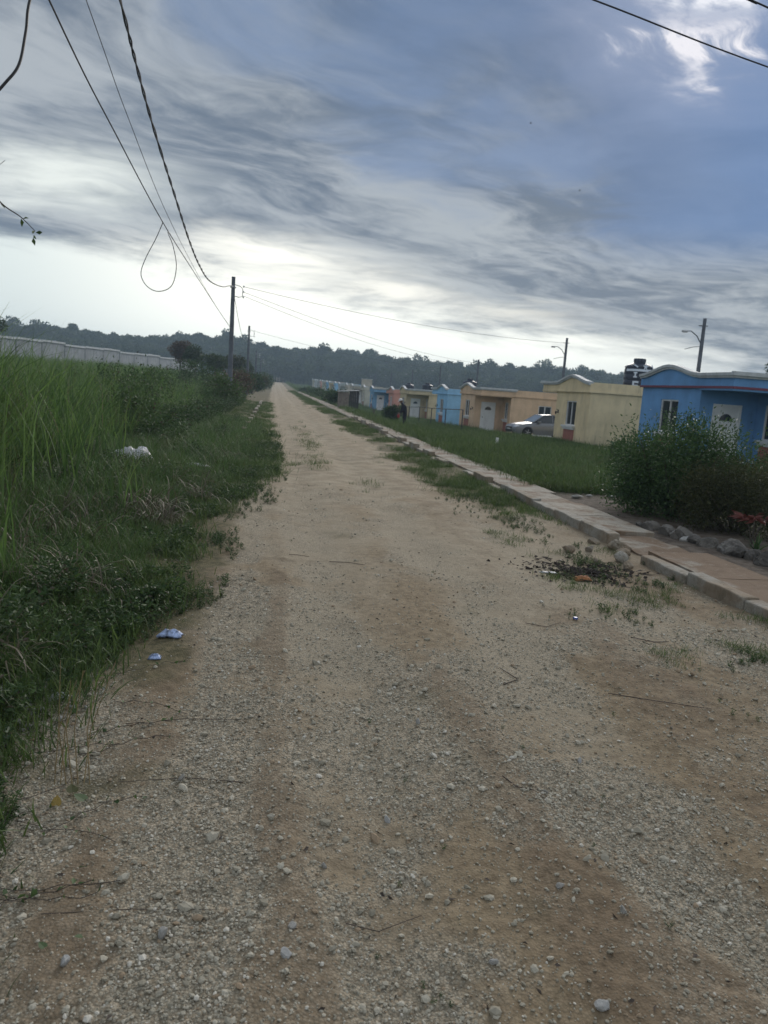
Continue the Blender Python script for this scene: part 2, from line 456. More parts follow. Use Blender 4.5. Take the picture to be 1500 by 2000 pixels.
def axis(lo, hi, fine_lo, fine_hi, d, g):
    a = list(np.arange(fine_lo, fine_hi, d)); s = d
    while a[-1] < hi: s *= g; a.append(min(hi, a[-1] + s))
    s = d; b = [fine_lo]
    while b[-1] > lo: s *= g; b.append(max(lo, b[-1] - s))
    return np.array(b[:0:-1] + a)
def grid_mesh(name, X, Y, zf, attrs=None, smooth=True):
    gx, gy = np.meshgrid(X, Y)
    V = np.stack([gx.ravel(), gy.ravel(), zf(gx, gy).ravel()], 1)
    nx, ny = len(X), len(Y)
    i = np.arange(nx - 1)[None, :] + nx * np.arange(ny - 1)[:, None]
    Fq = np.stack([i.ravel(), (i + 1).ravel(), (i + 1 + nx).ravel(), (i + nx).ravel()], 1)
    at = {k: f(gx, gy).ravel() for k, f in (attrs or {}).items()}
    return np_mesh(name, V, Fq, smooth, at)

# ------------------------------------------------------------------ ground sheet
def ground_h(x, y):
    z = height(x, y)
    under = sstep(x, -3.0, -2.6) * (1 - sstep(x, 4.6, 4.9)) * (y < 386) * (y > -8)
    return z - 0.12 * under
GX = axis(-900, 900, -8, 16, 0.25, 1.06)
GY = axis(-120, 900, 0, 40, 0.3, 1.05)
m, t, b = mat_base('ground_soil')
p = t.node('ShaderNodeNewGeometry').outputs['Position']
gx_, gy_, gz_ = t.sep(p)
n1 = t.noise(p, 0.35, 6, 0.6); n2 = t.noise(p, 6, 5, 0.7)
green = t.mix(t.sm(n2, 0.3, 0.7), rgb((0.040, 0.062, 0.022)), rgb((0.080, 0.110, 0.036)))
soil = t.mix(t.sm(n2, 0.35, 0.7), rgb((0.07, 0.05, 0.035)), rgb((0.15, 0.115, 0.08)))
c = t.mix(t.sm(n1, 0.55, 0.72, 0, 0.7), green, soil)
bare = t.m('MULTIPLY', t.sm(gx_, 8.6, 6.2), t.m('MULTIPLY', t.sm(gx_, 4.0, 4.8), t.sm(gy_, 15.5, 12.5)))
c = t.mix(bare, c, t.mix(t.sm(n2, 0.3, 0.7), rgb((0.075, 0.06, 0.048)), rgb((0.17, 0.145, 0.12))))
t.put(b.inputs['Base Color'], c); b.inputs['Roughness'].default_value = 0.95; b.inputs['Specular IOR Level'].default_value = 0.1
bn = t.node('ShaderNodeBump'); bn.inputs['Strength'].default_value = 0.7; bn.inputs['Distance'].default_value = 0.05
t.put(bn.inputs['Height'], t.noise(p, 14, 6, 0.7)); t.put(b.inputs['Normal'], bn.outputs[0])
MT['ground'] = m
g = link('ground', grid_mesh('ground', GX, GY, ground_h), MT['ground']); tag(g, kind='structure')

# ------------------------------------------------------------------ gravel road
def wobble(y, k=40): return (vnoise(y * 0, y, 0.45, k, 3) - 0.5) * 0.22
def band(x, y, c, wd, k=40): return np.exp(-((x - c - wobble(y, k)) / wd) ** 2)
def tracks(x, y):
    """1 in the compacted pale wheel tracks"""
    return np.clip(band(x, y, 0.50, 0.26) + band(x, y, 1.62, 0.26, 41), 0, 1)
def brown_f(x, y):
    """clay showing between the tracks, in bands that run with the road"""
    n = vnoise(x, y * 0.5, 2.0, 22, 4, 0.6)
    b_ = band(x, y, -0.55, 0.20, 42) * 0.8 + band(x, y, 0.09, 0.12, 43) * (1.0 - 0.45 * sstep(y, 4.5, 8)) + band(x, y, 1.12, 0.17, 44) * (1 - 0.75 * sstep(y, 3.6, 5.5)) + band(x, y, 2.35, 0.42, 45) * 0.55
    b_ = b_ + 0.9 * np.exp(-((x - 1.42) / 0.25) ** 2 - ((y - 1.75) / 0.45) ** 2) + 0.5 * sstep(x, 2.6, 3.4) * (1 - 0.6 * sstep(y, 9, 13)) + 0.55 * np.exp(-((x - 0.1) / 0.2) ** 2 - ((y - 1.8) / 0.3) ** 2)
    b_ = b_ + 0.5 * np.exp(-((x - 0.65) / 0.06) ** 2 - ((y - 2.62) / 0.14) ** 2)
    n3 = vnoise(x, y, 5.5, 24, 4, 0.65)
    return np.clip(sstep(b_ * (0.32 + 1.25 * n) + (n - 0.5) * 0.55 + (n3 - 0.5) * 0.7, 0.20, 0.82), 0, 1)
def grav_f(x, y):
    n = vnoise(x, y, 2.2, 11, 4, 0.6); n2 = vnoise(x * 1.6, y * 0.5, 1.6, 12, 3, 0.6)
    g_ = band(x, y, -0.20, 0.16, 46) + band(x, y, 0.50, 0.27) * 0.9 + band(x, y, 1.60, 0.24, 41) * 0.8
    return np.clip(sstep(n * 0.6 + n2 * 0.4 + 0.16 * g_, 0.40, 0.62) * (1 - 0.72 * brown_f(x, y)) + 0.10, 0, 1)
def red_f(x, y):
    return np.clip(brown_f(x, y) * (0.5 + 0.8 * vnoise(x, y, 3.0, 23)), 0, 1)
def pale_f(x, y):
    n = vnoise(x, y * 0.35, 1.3, 31, 4, 0.55)
    return sstep(n + 0.26 * tracks(x, y) + 0.22 * sstep(y, 3, 9), 0.50, 0.84) * (0.30 + 0.70 * sstep(y, 2.2, 5.0)) * (1 - 0.6 * brown_f(x, y))
def green_f(x, y):
    n = vnoise(x, y, 1.3, 51, 4, 0.6)
    left = sstep(-x, -0.05, 0.75) * (0.18 + 0.46 * sstep(y, 3.4, 5.4))
    right = sstep(x, 2.55, 3.3) * sstep(y, 8.5, 12) * 0.50
    return sstep(n + left + right, 0.72, 0.98)
def road_h(x, y):
    z = height(x, y)
    fade = np.clip(6.0 / np.maximum(y, 6.0), 0, 1)
    z = z + (vnoise(x, y, 0.9, 61, 3) - 0.5) * 0.060 - 0.030 * tracks(x, y) + 0.012 * brown_f(x, y)
    z = z + (vnoise(x, y, 7, 62, 3, 0.6) - 0.5) * 0.020 * fade
    z = z + (vnoise(x, y, 42, 63, 2, 0.7) - 0.5) * 0.009 * fade * (0.4 + grav_f(x, y))
    z = z + 0.03 * sstep(x, 3.3, 3.95) * sstep(y, 8.5, 12)
    z = z - 0.05 * np.exp(-((x - 3.1) ** 2 / 0.5 + (y - 7.2) ** 2 / 1.2))
    return z + 0.004
RX = np.concatenate([np.arange(-3.0, -1.4, 0.05), np.arange(-1.4, 4.5, 0.02)])
ry = [-6.0, -2.0, 0.0, 0.8]
while ry[-1] < 385: ry.append(ry[-1] + max(0.015, 0.0075 * ry[-1]))
RY = np.array(ry)
rm = grid_mesh('gravel_road', RX, RY, road_h, {'grav': grav_f, 'red': red_f, 'pale': pale_f, 'green': green_f})
m, t, b = mat_base('road_dirt')
p = t.node('ShaderNodeNewGeometry').outputs['Position']
def att(nm):
    a = t.node('ShaderNodeAttribute'); a.attribute_name = nm; return a.outputs['Fac']
gx_, gy_, gz_ = t.sep(p)
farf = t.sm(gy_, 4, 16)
v1 = t.node('ShaderNodeTexVoronoi'); t.put(v1.inputs['Vector'], t.map(p, (1, 1, 0.3))); v1.inputs['Scale'].default_value = 95
v2 = t.node('ShaderNodeTexVoronoi'); t.put(v2.inputs['Vector'], t.map(p, (1, 1, 0.3))); v2.inputs['Scale'].default_value = 42
fine_n = t.noise(p, 130, 4, 0.75); mid_n = t.noise(p, 17, 5, 0.7); big_n = t.noise(p, 2.4, 6, 0.65)
soilc = t.mix(t.sm(mid_n, 0.3, 0.7), rgb((0.125, 0.093, 0.057)), rgb((0.249, 0.194, 0.124)))
soilc = t.mix(t.m('MULTIPLY', att('red'), 0.80), soilc, t.mix(t.sm(mid_n, 0.3, 0.7), rgb((0.082, 0.058, 0.036)), rgb((0.172, 0.124, 0.080))))
sepc = t.node('ShaderNodeSeparateColor'); t.put(sepc.inputs[0], v1.outputs['Color'])
sepd = t.node('ShaderNodeSeparateColor'); t.put(sepd.inputs[0], v2.outputs['Color'])
gravc = t.mix(sepc.outputs[0], rgb((0.165, 0.144, 0.109)), rgb((0.371, 0.338, 0.266)))
gravc = t.mix(t.m('MULTIPLY', t.m('GREATER_THAN', sepd.outputs[1], 0.72), 0.75), gravc, rgb((0.485, 0.421, 0.322)))
gravc = t.mix(t.sm(v1.outputs['Distance'], 0.35, 0.75, 0, 0.6), gravc, rgb((0.115, 0.092, 0.061)))
c = t.mix(t.m('MULTIPLY', att('grav'), t.sm(fine_n, 0.25, 0.6, 0.55, 1.0)), soilc, gravc)
pale = t.mix(t.sm(fine_n, 0.3, 0.7), rgb((0.228, 0.194, 0.140)), rgb((0.355, 0.309, 0.233)))
c = t.mix(t.m('MULTIPLY', att('pale'), t.sm(mid_n, 0.25, 0.7, 0.45, 0.95)), c, pale)
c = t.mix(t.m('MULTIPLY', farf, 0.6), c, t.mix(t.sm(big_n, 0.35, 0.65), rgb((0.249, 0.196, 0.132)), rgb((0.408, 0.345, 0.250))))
c = t.mix(t.m('MULTIPLY', att('green'), 0.8), c, t.mix(t.sm(mid_n, 0.35, 0.7), rgb((0.044, 0.047, 0.020)), rgb((0.128, 0.111, 0.060))))
c = t.mix(t.sm(t.noise(p, 1.1, 6, 0.7), 0.56, 0.72, 0, 0.45), c, rgb((0.095, 0.070, 0.045)))
t.put(b.inputs['Base Color'], c); b.inputs['Roughness'].default_value = 0.95; b.inputs['Specular IOR Level'].default_value = 0.15
hgt = t.m('ADD', t.m('MULTIPLY', v1.outputs['Distance'], -0.55), t.m('ADD', t.m('MULTIPLY', fine_n, 0.35), t.m('MULTIPLY', v2.outputs['Distance'], -0.45)))
bn = t.node('ShaderNodeBump'); bn.inputs['Distance'].default_value = 0.012
t.put(bn.inputs['Strength'], t.m('ADD', 0.45, t.m('MULTIPLY', att('grav'), 0.6)))
t.put(bn.inputs['Height'], hgt); t.put(b.inputs['Normal'], bn.outputs[0])
MT['road'] = m
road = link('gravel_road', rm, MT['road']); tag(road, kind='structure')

# ------------------------------------------------------------------ scattering (stuff): points with instanced prototypes
def proto_collection(name, meshes, mat):
    c = bpy.data.collections.new(name)
    for i, me in enumerate(meshes):
        if not len(me.materials): me.materials.append(mat)
        o = bpy.data.objects.new('%s_%02d' % (name, i), me); c.objects.link(o)
    return c, len(meshes)
def scatter(name, coll, P3, rotv, scl, label=None, parent=None):
    c, n = coll
    P3 = np.asarray(P3, np.float32)
    me = bpy.data.meshes.new(name); me.vertices.add(len(P3)); me.vertices.foreach_set('co', P3.ravel())
    a = me.attributes.new('rot', 'FLOAT_VECTOR', 'POINT'); a.data.foreach_set('vector', np.asarray(rotv, np.float32).ravel())
    a = me.attributes.new('scl', 'FLOAT_VECTOR', 'POINT')
    scl = np.asarray(scl, np.float32)
    if scl.ndim == 1: scl = np.repeat(scl[:, None], 3, 1)
    a.data.foreach_set('vector', scl.ravel())
    a = me.attributes.new('idx', 'INT', 'POINT'); a.data.foreach_set('value', RNG.integers(0, n, len(P3)).astype(np.int32))
    o = link(name, me, None, parent)
    ng = bpy.data.node_groups.new(name, 'GeometryNodeTree')
    ng.interface.new_socket('Geometry', in_out='INPUT', socket_type='NodeSocketGeometry')
    ng.interface.new_socket('Geometry', in_out='OUTPUT', socket_type='NodeSocketGeometry')
    gi = ng.nodes.new('NodeGroupInput'); go = ng.nodes.new('NodeGroupOutput')
    ci = ng.nodes.new('GeometryNodeCollectionInfo'); ci.inputs['Collection'].default_value = c
    ci.inputs['Separate Children'].default_value = True; ci.inputs['Reset Children'].default_value = True
    ip = ng.nodes.new('GeometryNodeInstanceOnPoints'); ip.inputs['Pick Instance'].default_value = True
    def na(nm, ty):
        q = ng.nodes.new('GeometryNodeInputNamedAttribute'); q.data_type = ty; q.inputs['Name'].default_value = nm; return q.outputs['Attribute']
    L = ng.links
    L.new(gi.outputs[0], ip.inputs['Points']); L.new(ci.outputs[0], ip.inputs['Instance'])
    L.new(na('idx', 'INT'), ip.inputs['Instance Index']); L.new(na('rot', 'FLOAT_VECTOR'), ip.inputs['Rotation'])
    L.new(na('scl', 'FLOAT_VECTOR'), ip.inputs['Scale']); L.new(ip.outputs[0], go.inputs[0])
    md = o.modifiers.new('scatter', 'NODES'); md.node_group = ng
    tag(o, label, None, None, 'stuff')
    return o

def stone_mesh(name, sub=1, rough=0.22, flat=0.65, seed=0):
    import bmesh
    bm = bmesh.new(); bmesh.ops.create_icosphere(bm, subdivisions=sub, radius=0.5)
    r = random.Random(seed); ax = (r.uniform(.8, 1.2), r.uniform(.65, 1.0), flat * r.uniform(.8, 1.1))
    cuts = [(Vector((r.uniform(-1, 1), r.uniform(-1, 1), r.uniform(-1, 1))).normalized(), r.uniform(.26, .42)) for _ in range(5)]
    for v in bm.verts:
        k = 1 + r.uniform(-rough, rough)
        co = v.co * k
        for d, lim in cuts:
            q = co.dot(d)
            if q > lim: co = co - d * (q - lim)
        v.co = Vector((co.x * ax[0], co.y * ax[1], co.z * ax[2]))
    me = bpy.data.meshes.new(name); bm.to_mesh(me); bm.free()
    return me
def rock_mesh(name, seed):
    me = stone_mesh(name, 4, 0.0, 0.8, seed)
    n = len(me.vertices); co = np.empty(n * 3, np.float32); me.vertices.foreach_get('co', co); co = co.reshape(-1, 3)
    a = co[:, 0] * 3 + co[:, 2] * 1.7 + seed; b_ = co[:, 1] * 3 - co[:, 2] * 1.3
    k = 1 + (vnoise(a, b_, 1.0, seed, 2) - .5) * .38 + (vnoise(a, b_, 4.5, seed + 9, 3, .6) - .5) * .20
    me.vertices.foreach_set('co', (co * k[:, None]).astype(np.float32).ravel()); me.update(); return me
m, t, b = mat_base('gravel_stone')
oi = t.node('ShaderNodeObjectInfo').outputs['Random']
p = t.node('ShaderNodeNewGeometry').outputs['Position']
c = t.mix(oi, rgb((0.219, 0.202, 0.158)), rgb((0.448, 0.419, 0.344)))
c = t.mix(t.m('GREATER_THAN', t.m('FRACT', t.m('MULTIPLY', oi, 5.31)), 0.90), c, rgb((0.264, 0.202, 0.138)))
c = t.mix(t.m('GREATER_THAN', t.m('FRACT', t.m('MULTIPLY', oi, 11.7)), 0.94), c, rgb((0.530, 0.505, 0.442)))
c = t.mix(t.sm(t.noise(p, 160, 3, 0.7), 0.45, 0.7, 0, 0.4), c, rgb((0.194, 0.167, 0.122)))
t.put(b.inputs['Base Color'], c); b.inputs['Roughness'].default_value = 0.95; b.inputs['Specular IOR Level'].default_value = 0.15
MT['stone'] = m
stones = proto_collection('pebble', [stone_mesh('pebble', 1, 0.24, 0.62, i) for i in range(12)], MT['stone'])
def rnd_rot(n, tilt=3.14):
    return np.stack([RNG.uniform(-tilt, tilt, n), RNG.uniform(-tilt, tilt, n), RNG.uniform(0, 6.283, n)], 1)
def scatter_pebbles():
    N = 620000
    y = 1.2 * np.exp(RNG.uniform(0, math.log(13 / 1.2), N)); x = RNG.uniform(-1.5, 3.95, N)
    # keep roughly what the lens could see at that distance, a little wider for a step aside
    keep = (x < 1.2 * y + 0.6) & (x > -0.75 * y - 0.4)
    x, y = x[keep], y[keep]
    k = grav_f(x, y) * 1.1 * (0.35 + 1.1 * vnoise(x, y, 4, 77)) + 0.10
    k *= (1 - 0.95 * sstep(y, 2.8, 8.0)) * np.clip(1 - green_f(x, y) * 0.8, 0, 1) * np.clip(1 - 0.55 * pale_f(x, y), 0, 1) * (1 - 0.45 * red_f(x, y))
    keep = RNG.random(len(x)) < k * 0.62
    x, y = x[keep], y[keep]; n = len(x)
    s = np.exp(RNG.normal(math.log(0.0055), 0.50, n)) * (1 + 0.10 * y)
    big = RNG.random(n) < 0.008
    s[big] *= RNG.uniform(2.0, 3.6, big.sum())
    s = np.minimum(s, 0.055)
    z = road_h(x, y) + s * 0.10
    scatter('gravel', stones, np.stack([x, y, z], 1), rnd_rot(n, 0.5), s)
scatter_pebbles()
# larger loose stones, told apart one by one
big_stone = [stone_mesh('loose_stone', 2, 0.10, 0.6, 50 + i) for i in range(5)]
for me in big_stone: me.materials.append(MT['rubble'])
for i, (x, y, s) in enumerate([(0.975, 1.76, 0.050), (0.13, 2.12, 0.035), (0.72, 1.95, 0.030), (1.05, 2.28, 0.032), (0.52, 2.75, 0.034), (0.11, 2.0, 0.045), (1.22, 2.9, 0.036),
                               (-0.30, 3.02, 0.04), (-0.25, 2.1, 0.05), (0.8, 3.6, 0.035), (1.5, 3.2, 0.04), (0.25, 2.45, 0.03), (1.22, 2.15, 0.035), (-0.5, 2.0, 0.04)]):
    o = link('loose_stone', big_stone[i % 5], None); o.location = (x, y, float(road_h(np.array([x]), np.array([y]))[0]) + s * 0.15)
    o.rotation_euler = (0.1 * i, 0.15 * i, i * 1.3); o.scale = (s, s, s)
    tag(o, ['', 'pale stone near the thin curved twig at the bottom', 'pale stone right of the curved twig near the bottom', 'stone at the lower right, between the twig and the bark curl', 'pale stone in the middle of the lower gravel', 'pale stone left of the curved twig', 'stone beside the dark curl of bark',
             'stone at the left, by the long dry stem', 'stone at the lower left corner of the gravel', 'pale stone below the forked stick', 'stone just below and right of the forked stick', 'pale stone directly above the curved twig', 'stone low on the right side of the gravel', 'stone at the very lower left edge'][i] or 'loose stone', 'stone', 'larger stones on the gravel road')
tag(bpy.data.objects['loose_stone'], 'largest pale grey stone, at the very bottom edge right of the middle', 'stone')

# ------------------------------------------------------------------ plant prototypes
def blade_tuft(name, n, L, wd, spread, bend, segs=5, seed=0, droop=0.0, lean=0.35):
    r = np.random.default_rng(seed); V = []; Fq = []
    for i in range(n):
        a = r.uniform(0, 6.283); l = L * r.uniform(0.55, 1.1); wv = wd * r.uniform(0.6, 1.2)
        bx, by = r.normal(0, spread, 2); el_ = r.uniform(0.02, lean); bd = bend * r.uniform(0.4, 1.6)
        tw = a + math.pi / 2 + r.uniform(-.6, .6)
        p = np.array([bx, by, -0.02]); ang = el_; st = l / segs
        for k in range(segs + 1):
            wk = wv * (1 - (k / segs) ** 1.6) * (0.55 + 0.45 * min(1, k / 1.5)) + wv * 0.04
            side = np.array([math.cos(tw), math.sin(tw), 0]) * wk / 2
            V += [p - side, p + side]
            if k:
                j = len(V) - 4; Fq.append((j, j + 1, j + 3, j + 2))
            d = np.array([math.cos(a) * math.sin(ang), math.sin(a) * math.sin(ang), math.cos(ang)])
            p = p + d * st; ang = min(ang + bd / segs * (0.5 + k / segs * 1.5), 2.7 + droop); a += r.normal(0, 0.08)
    return np_mesh(name, V, Fq, True)
def leaf_cloud(C, D, L, W, seed=0, up=0.3):
    """leaf at each centre C pointing along D: two triangles folded on the midrib (as 2 tris each side)"""
    r = np.random.default_rng(seed); n = len(C)
    D = D / np.linalg.norm(D, axis=1)[:, None]
    A = r.normal(size=(n, 3)); A[:, 2] += up
    S = np.cross(D, A); S /= np.linalg.norm(S, axis=1)[:, None] + 1e-9
    Nn = np.cross(S, D)
    L = L * r.uniform(0.65, 1.25, (n, 1)); W = W * r.uniform(0.7, 1.2, (n, 1))
    base = C; tip = C + D * L - Nn * L * 0.12; mid = C + D * L * 0.45
    l_ = mid + S * W / 2 + Nn * W * 0.18; r_ = mid - S * W / 2 + Nn * W * 0.18
    V = np.stack([base, l_, tip, r_], 1).reshape(-1, 3); k = np.arange(n) * 4
    Fq = np.concatenate([np.stack([k, k + 1, k + 2], 1), np.stack([k, k + 2, k + 3], 1)])
    return V, Fq
def weed_mesh(name, h, nst, nl, L, W, seed):
    r = np.random.default_rng(seed); C = []; D = []
    for i in range(nst):
        a = r.uniform(0, 6.283); ln = r.uniform(0.1, 0.9)
        for k in range(nl):
            f = (k + 1) / nl; rad = h * ln * f * 0.7
            C.append((math.cos(a) * rad, math.sin(a) * rad, h * f * (1 - ln * 0.5))); q = a + r.uniform(-2, 2)
            D.append((math.cos(q), math.sin(q), r.uniform(-0.3, 0.7)))
    V, Fq = leaf_cloud(np.array(C), np.array(D), L, W, seed)
    return np_mesh(name, V, Fq)

MT['tall'] = mat_leaf('tall_grass_leaf', (0.038, 0.085, 0.026), (0.155, 0.250, 0.068), (0.115, 0.125, 0.052), trans=0.42, dead=((0.16, 0.14, 0.085), 0.93))
MT['mid'] = mat_leaf('grass_leaf', (0.036, 0.082, 0.024), (0.110, 0.185, 0.050), (0.115, 0.112, 0.055), dead=((0.13, 0.11, 0.07), 0.90))
MT['short'] = mat_leaf('lawn_leaf', (0.045, 0.080, 0.024), (0.105, 0.155, 0.042), (0.105, 0.115, 0.050), trans=0.3)
MT['dry'] = mat_leaf('dry_leaf', (0.075, 0.062, 0.042), (0.20, 0.175, 0.12), (0.06, 0.055, 0.038), trans=0.15)
MT['weed'] = mat_leaf('weed_leaf', (0.026, 0.055, 0.020), (0.075, 0.125, 0.040), None, trans=0.3, dead=((0.07, 0.058, 0.04), 0.93))
MT['forest'] = mat_leaf('forest_leaf', (0.030, 0.050, 0.022), (0.075, 0.105, 0.042), None, trans=0.2)
MT['bush'] = mat_leaf('bush_leaf', (0.022, 0.056, 0.020), (0.075, 0.135, 0.042), None, trans=0.3, rough=0.4)
MT['olive'] = mat_leaf('olive_leaf', (0.030, 0.038, 0.014), (0.080, 0.085, 0.032), None, trans=0.3)
MT['redleaf'] = mat_leaf('red_leaf', (0.08, 0.03, 0.022), (0.17, 0.05, 0.04), None, trans=0.3)
MT['rust'] = mat_leaf('rust_leaf', (0.055, 0.040, 0.028), (0.14, 0.10, 0.065), None, trans=0.2)

tall_p = proto_collection('tall_grass_tuft', [blade_tuft('tall_grass_tuft', 17, 1.85, 0.024, 0.15, 1.15, 7, 100 + i, lean=0.30) for i in range(6)], MT['tall'])
mid_p = proto_collection('grass_tuft', [blade_tuft('grass_tuft', 22, 0.55, 0.012, 0.085, 1.2, 5, 120 + i, lean=0.6) for i in range(6)], MT['mid'])
short_p = proto_collection('lawn_tuft', [blade_tuft('lawn_tuft', 20, 0.17, 0.009, 0.09, 1.0, 3, 140 + i, lean=0.8) for i in range(5)], MT['short'])
dry_p = proto_collection('dry_tuft', [blade_tuft('dry_tuft', 14, 0.58, 0.014, 0.07, 2.6, 8, 160 + i, droop=0.6, lean=0.8) for i in range(5)], MT['dry'])
weed_p = proto_collection('weed_clump', [weed_mesh('weed_clump', 0.14, 9, 7, 0.034, 0.015, 180 + i) for i in range(5)], MT['weed'])
vine_p = proto_collection('weed_patch', [weed_mesh('weed_patch', 0.28, 22, 12, 0.032, 0.013, 190 + i) for i in range(4)], MT['weed'])

def pts_in(n, x0, x1, y0, y1, dens, logy=False):
    y = np.exp(RNG.uniform(math.log(y0), math.log(y1), n)) if logy else RNG.uniform(y0, y1, n)
    x = RNG.uniform(x0, x1, n)
    keep = RNG.random(n) < dens(x, y)
    return x[keep], y[keep]
def put(name, coll, x, y, smin, smax, tilt=0.12, zf=height, sink=0.0, grow=None):
    n = len(x); s = RNG.uniform(smin, smax, n)
    if grow is not None: s = s * grow(x, y)
    scatter(name, coll, np.stack([x, y, zf(x, y) - sink], 1), np.stack([RNG.normal(0, tilt, n), RNG.normal(0, tilt, n), RNG.uniform(0, 6.283, n)], 1), s)

# the left bank: how tall the grass stands at a point
def left_edge(y):      # where the bank's growth meets the gravel
    return np.interp(y, [1, 2.2, 3.4, 4.4, 6, 7.5, 9, 11.5, 14, 18, 30, 60, 390], [-1.0, -1.0, -0.98, -0.86, -0.62, -0.70, -0.62, -0.25, 0.12, 0.22, 0.0, -0.1, -0.1]) + (vnoise(np.zeros_like(y), y, 1.3, 91) - 0.5) * 0.35
def tall_edge(y):
    return np.interp(y, [1, 3, 4.5, 6.5, 9, 12, 16, 25, 60], [-2.3, -2.45, -2.6, -2.75, -2.95, -3.05, -3.0, -2.9, -2.9]) + (vnoise(np.zeros_like(y), y, 0.7, 92) - 0.5) * 0.5

x, y = pts_in(17000, -16, -1.6, 2.6, 46, lambda x, y: (x < tall_edge(y)) * (0.35 + 0.65 * vnoise(x, y, 0.6, 93)) * np.exp(-(-x - 2.5) / 9) * (1 - 0.55 * sstep(y, 22, 40)), True)
put('tall_grass', tall_p, x, y, 0.66, 1.30, 0.13, grow=lambda x, y: (0.62 + 0.55 * sstep(tall_edge(y) - x, 0.0, 1.6) * (0.55 + 0.9 * vnoise(x, y, 0.55, 94))) * (1 - 0.26 * sstep(y, 11, 24)))
x, y = pts_in(15000, -90, -3, 44, 150, lambda x, y: (x < -3 - 0.03 * (y - 44)) * 0.8)
put('far_grass', tall_p, x, y, 0.45, 0.75, 0.1, sink=0.1)
x, y = pts_in(26000, -4.2, 0.4, 1.6, 30, lambda x, y: (x < left_edge(y) - 0.12) * (x > tall_edge(y) - 1.2) * (0.25 + 0.9 * sstep(vnoise(x, y, 1.1, 95), 0.35, 0.65)) * sstep(left_edge(y) - x, 0.05, 0.7), True)
put('bank_grass', mid_p, x, y, 0.45, 1.0, 0.2, grow=lambda x, y: 0.38 + 0.62 * sstep(left_edge(y) - x, 0.1, 1.5))
x, y = pts_in(26000, -3.4, 0.5, 1.5, 60, lambda x, y: (x < left_edge(y) + 0.04) * sstep(vnoise(x, y, 2.1, 96), 0.30, 0.62), True)
put('verge_grass', short_p, x, y, 0.5, 1.2, 0.25, zf=road_h)
x, y = pts_in(3300, -5.0, -0.7, 1.8, 16, lambda x, y: (x < left_edge(y) - 0.35) * sstep(vnoise(x, y, 0.9, 97), 0.46, 0.66), True)
put('dry_grass', dry_p, x, y, 0.55, 1.25, 0.25)
x, y = pts_in(16000, -3.2, 0.3, 1.4, 24, lambda x, y: (x < left_edge(y) + 0.12 + 0.75 * vnoise(x, y, 1.7, 98) * sstep(y, 4.5, 6.5) * (1 - 0.4 * sstep(y, 10, 13))) * sstep(vnoise(x, y, 1.5, 99), 0.36, 0.58), True)
put('bank_weeds', weed_p, x, y, 0.3, 1.25, 0.25, grow=lambda x, y: np.where(x > left_edge(y), 0.45, 1.0), zf=road_h)
x, y = pts_in(3600, -7.5, -2.0, 17, 62, lambda x, y: (x < tall_edge(y) + 0.9) * sstep(vnoise(x, y, 0.45, 108), 0.44, 0.60) * np.exp(-(-x - 2) / 4), True)
put('field_shrubbery', vine_p, x, y, 1.3, 2.7, 0.2, grow=lambda x, y: 0.8 + 0.5 * vnoise(x, y, 0.3, 109))
x, y = pts_in(1300, -4.5, -1.2, 2.0, 30, lambda x, y: (x < left_edge(y) - 0.5) * sstep(vnoise(x, y, 0.8, 102), 0.45, 0.65), True)
put('bank_undergrowth', vine_p, x, y, 0.7, 1.7, 0.25)

# lots on the right
def clear_house(x, y): return ~((x > 14.6) & (x < 23))
def lot_d(x, y):
    return clear_house(x, y) * (1 - ((y < 13.5) & (x < 8.3))) * (0.15 + 0.95 * sstep(vnoise(x, y, 0.8, 103), 0.25, 0.6)) * sstep(x, 4.72, 5.0)
x, y = pts_in(66000, 4.7, 16, 10.5, 55, lot_d, True)
put('lawn_grass', short_p, x, y, 0.9, 1.7, 0.2, grow=lambda x, y: 0.9 + 0.012 * y)
x, y = pts_in(12000, 5.4, 16, 11, 70, lambda x, y: clear_house(x, y) * sstep(vnoise(x, y, 0.7, 104), 0.42, 0.66) * (1 - ((y < 14) & (x < 8.8))), True)
put('lawn_weeds', mid_p, x, y, 0.35, 0.8, 0.2)
x, y = pts_in(15000, 5.1, 24, 52, 330, lambda x, y: clear_house(x, y) * 0.8, True)
put('far_lawn_grass', mid_p, x, y, 0.5, 1.0, 0.2, grow=lambda x, y: 0.7 + 0.006 * y)
# strip of grass between road and kerb
def strip_d(x, y): return sstep(vnoise(x, y * 0.5, 1.3, 105) + 0.32 * sstep(x, 2.4, 3.6) , 0.58, 1.0) * (0.10 + 0.9 * sstep(vnoise(x, y, 2.6, 110), 0.40, 0.68)) * sstep(y, 8.5, 13) * sstep(x, 2.2, 2.9) * (1 - sstep(x, 3.92, 4.0))
x, y = pts_in(40000, 2.2, 4.0, 8.5, 150, strip_d, True)
put('strip_grass', short_p, x, y, 0.35, 0.75, 0.25, zf=road_h, grow=lambda x, y: 0.85 + 0.012 * y)
x, y = pts_in(5000, 2.0, 3.98, 3.6, 14, lambda x, y: sstep(vnoise(x, y, 1.8, 106), 0.56, 0.74) * sstep(x, 2.2, 3.4), True)
put('verge_weeds', weed_p, x, y, 0.15, 0.45, 0.3, zf=road_h)
x, y = pts_in(1600, 2.6, 3.98, 4.3, 9, lambda x, y: sstep(vnoise(x, y, 1.5, 107), 0.55, 0.7), True)
put('verge_tufts', short_p, x, y, 0.25, 0.55, 0.3, zf=road_h)
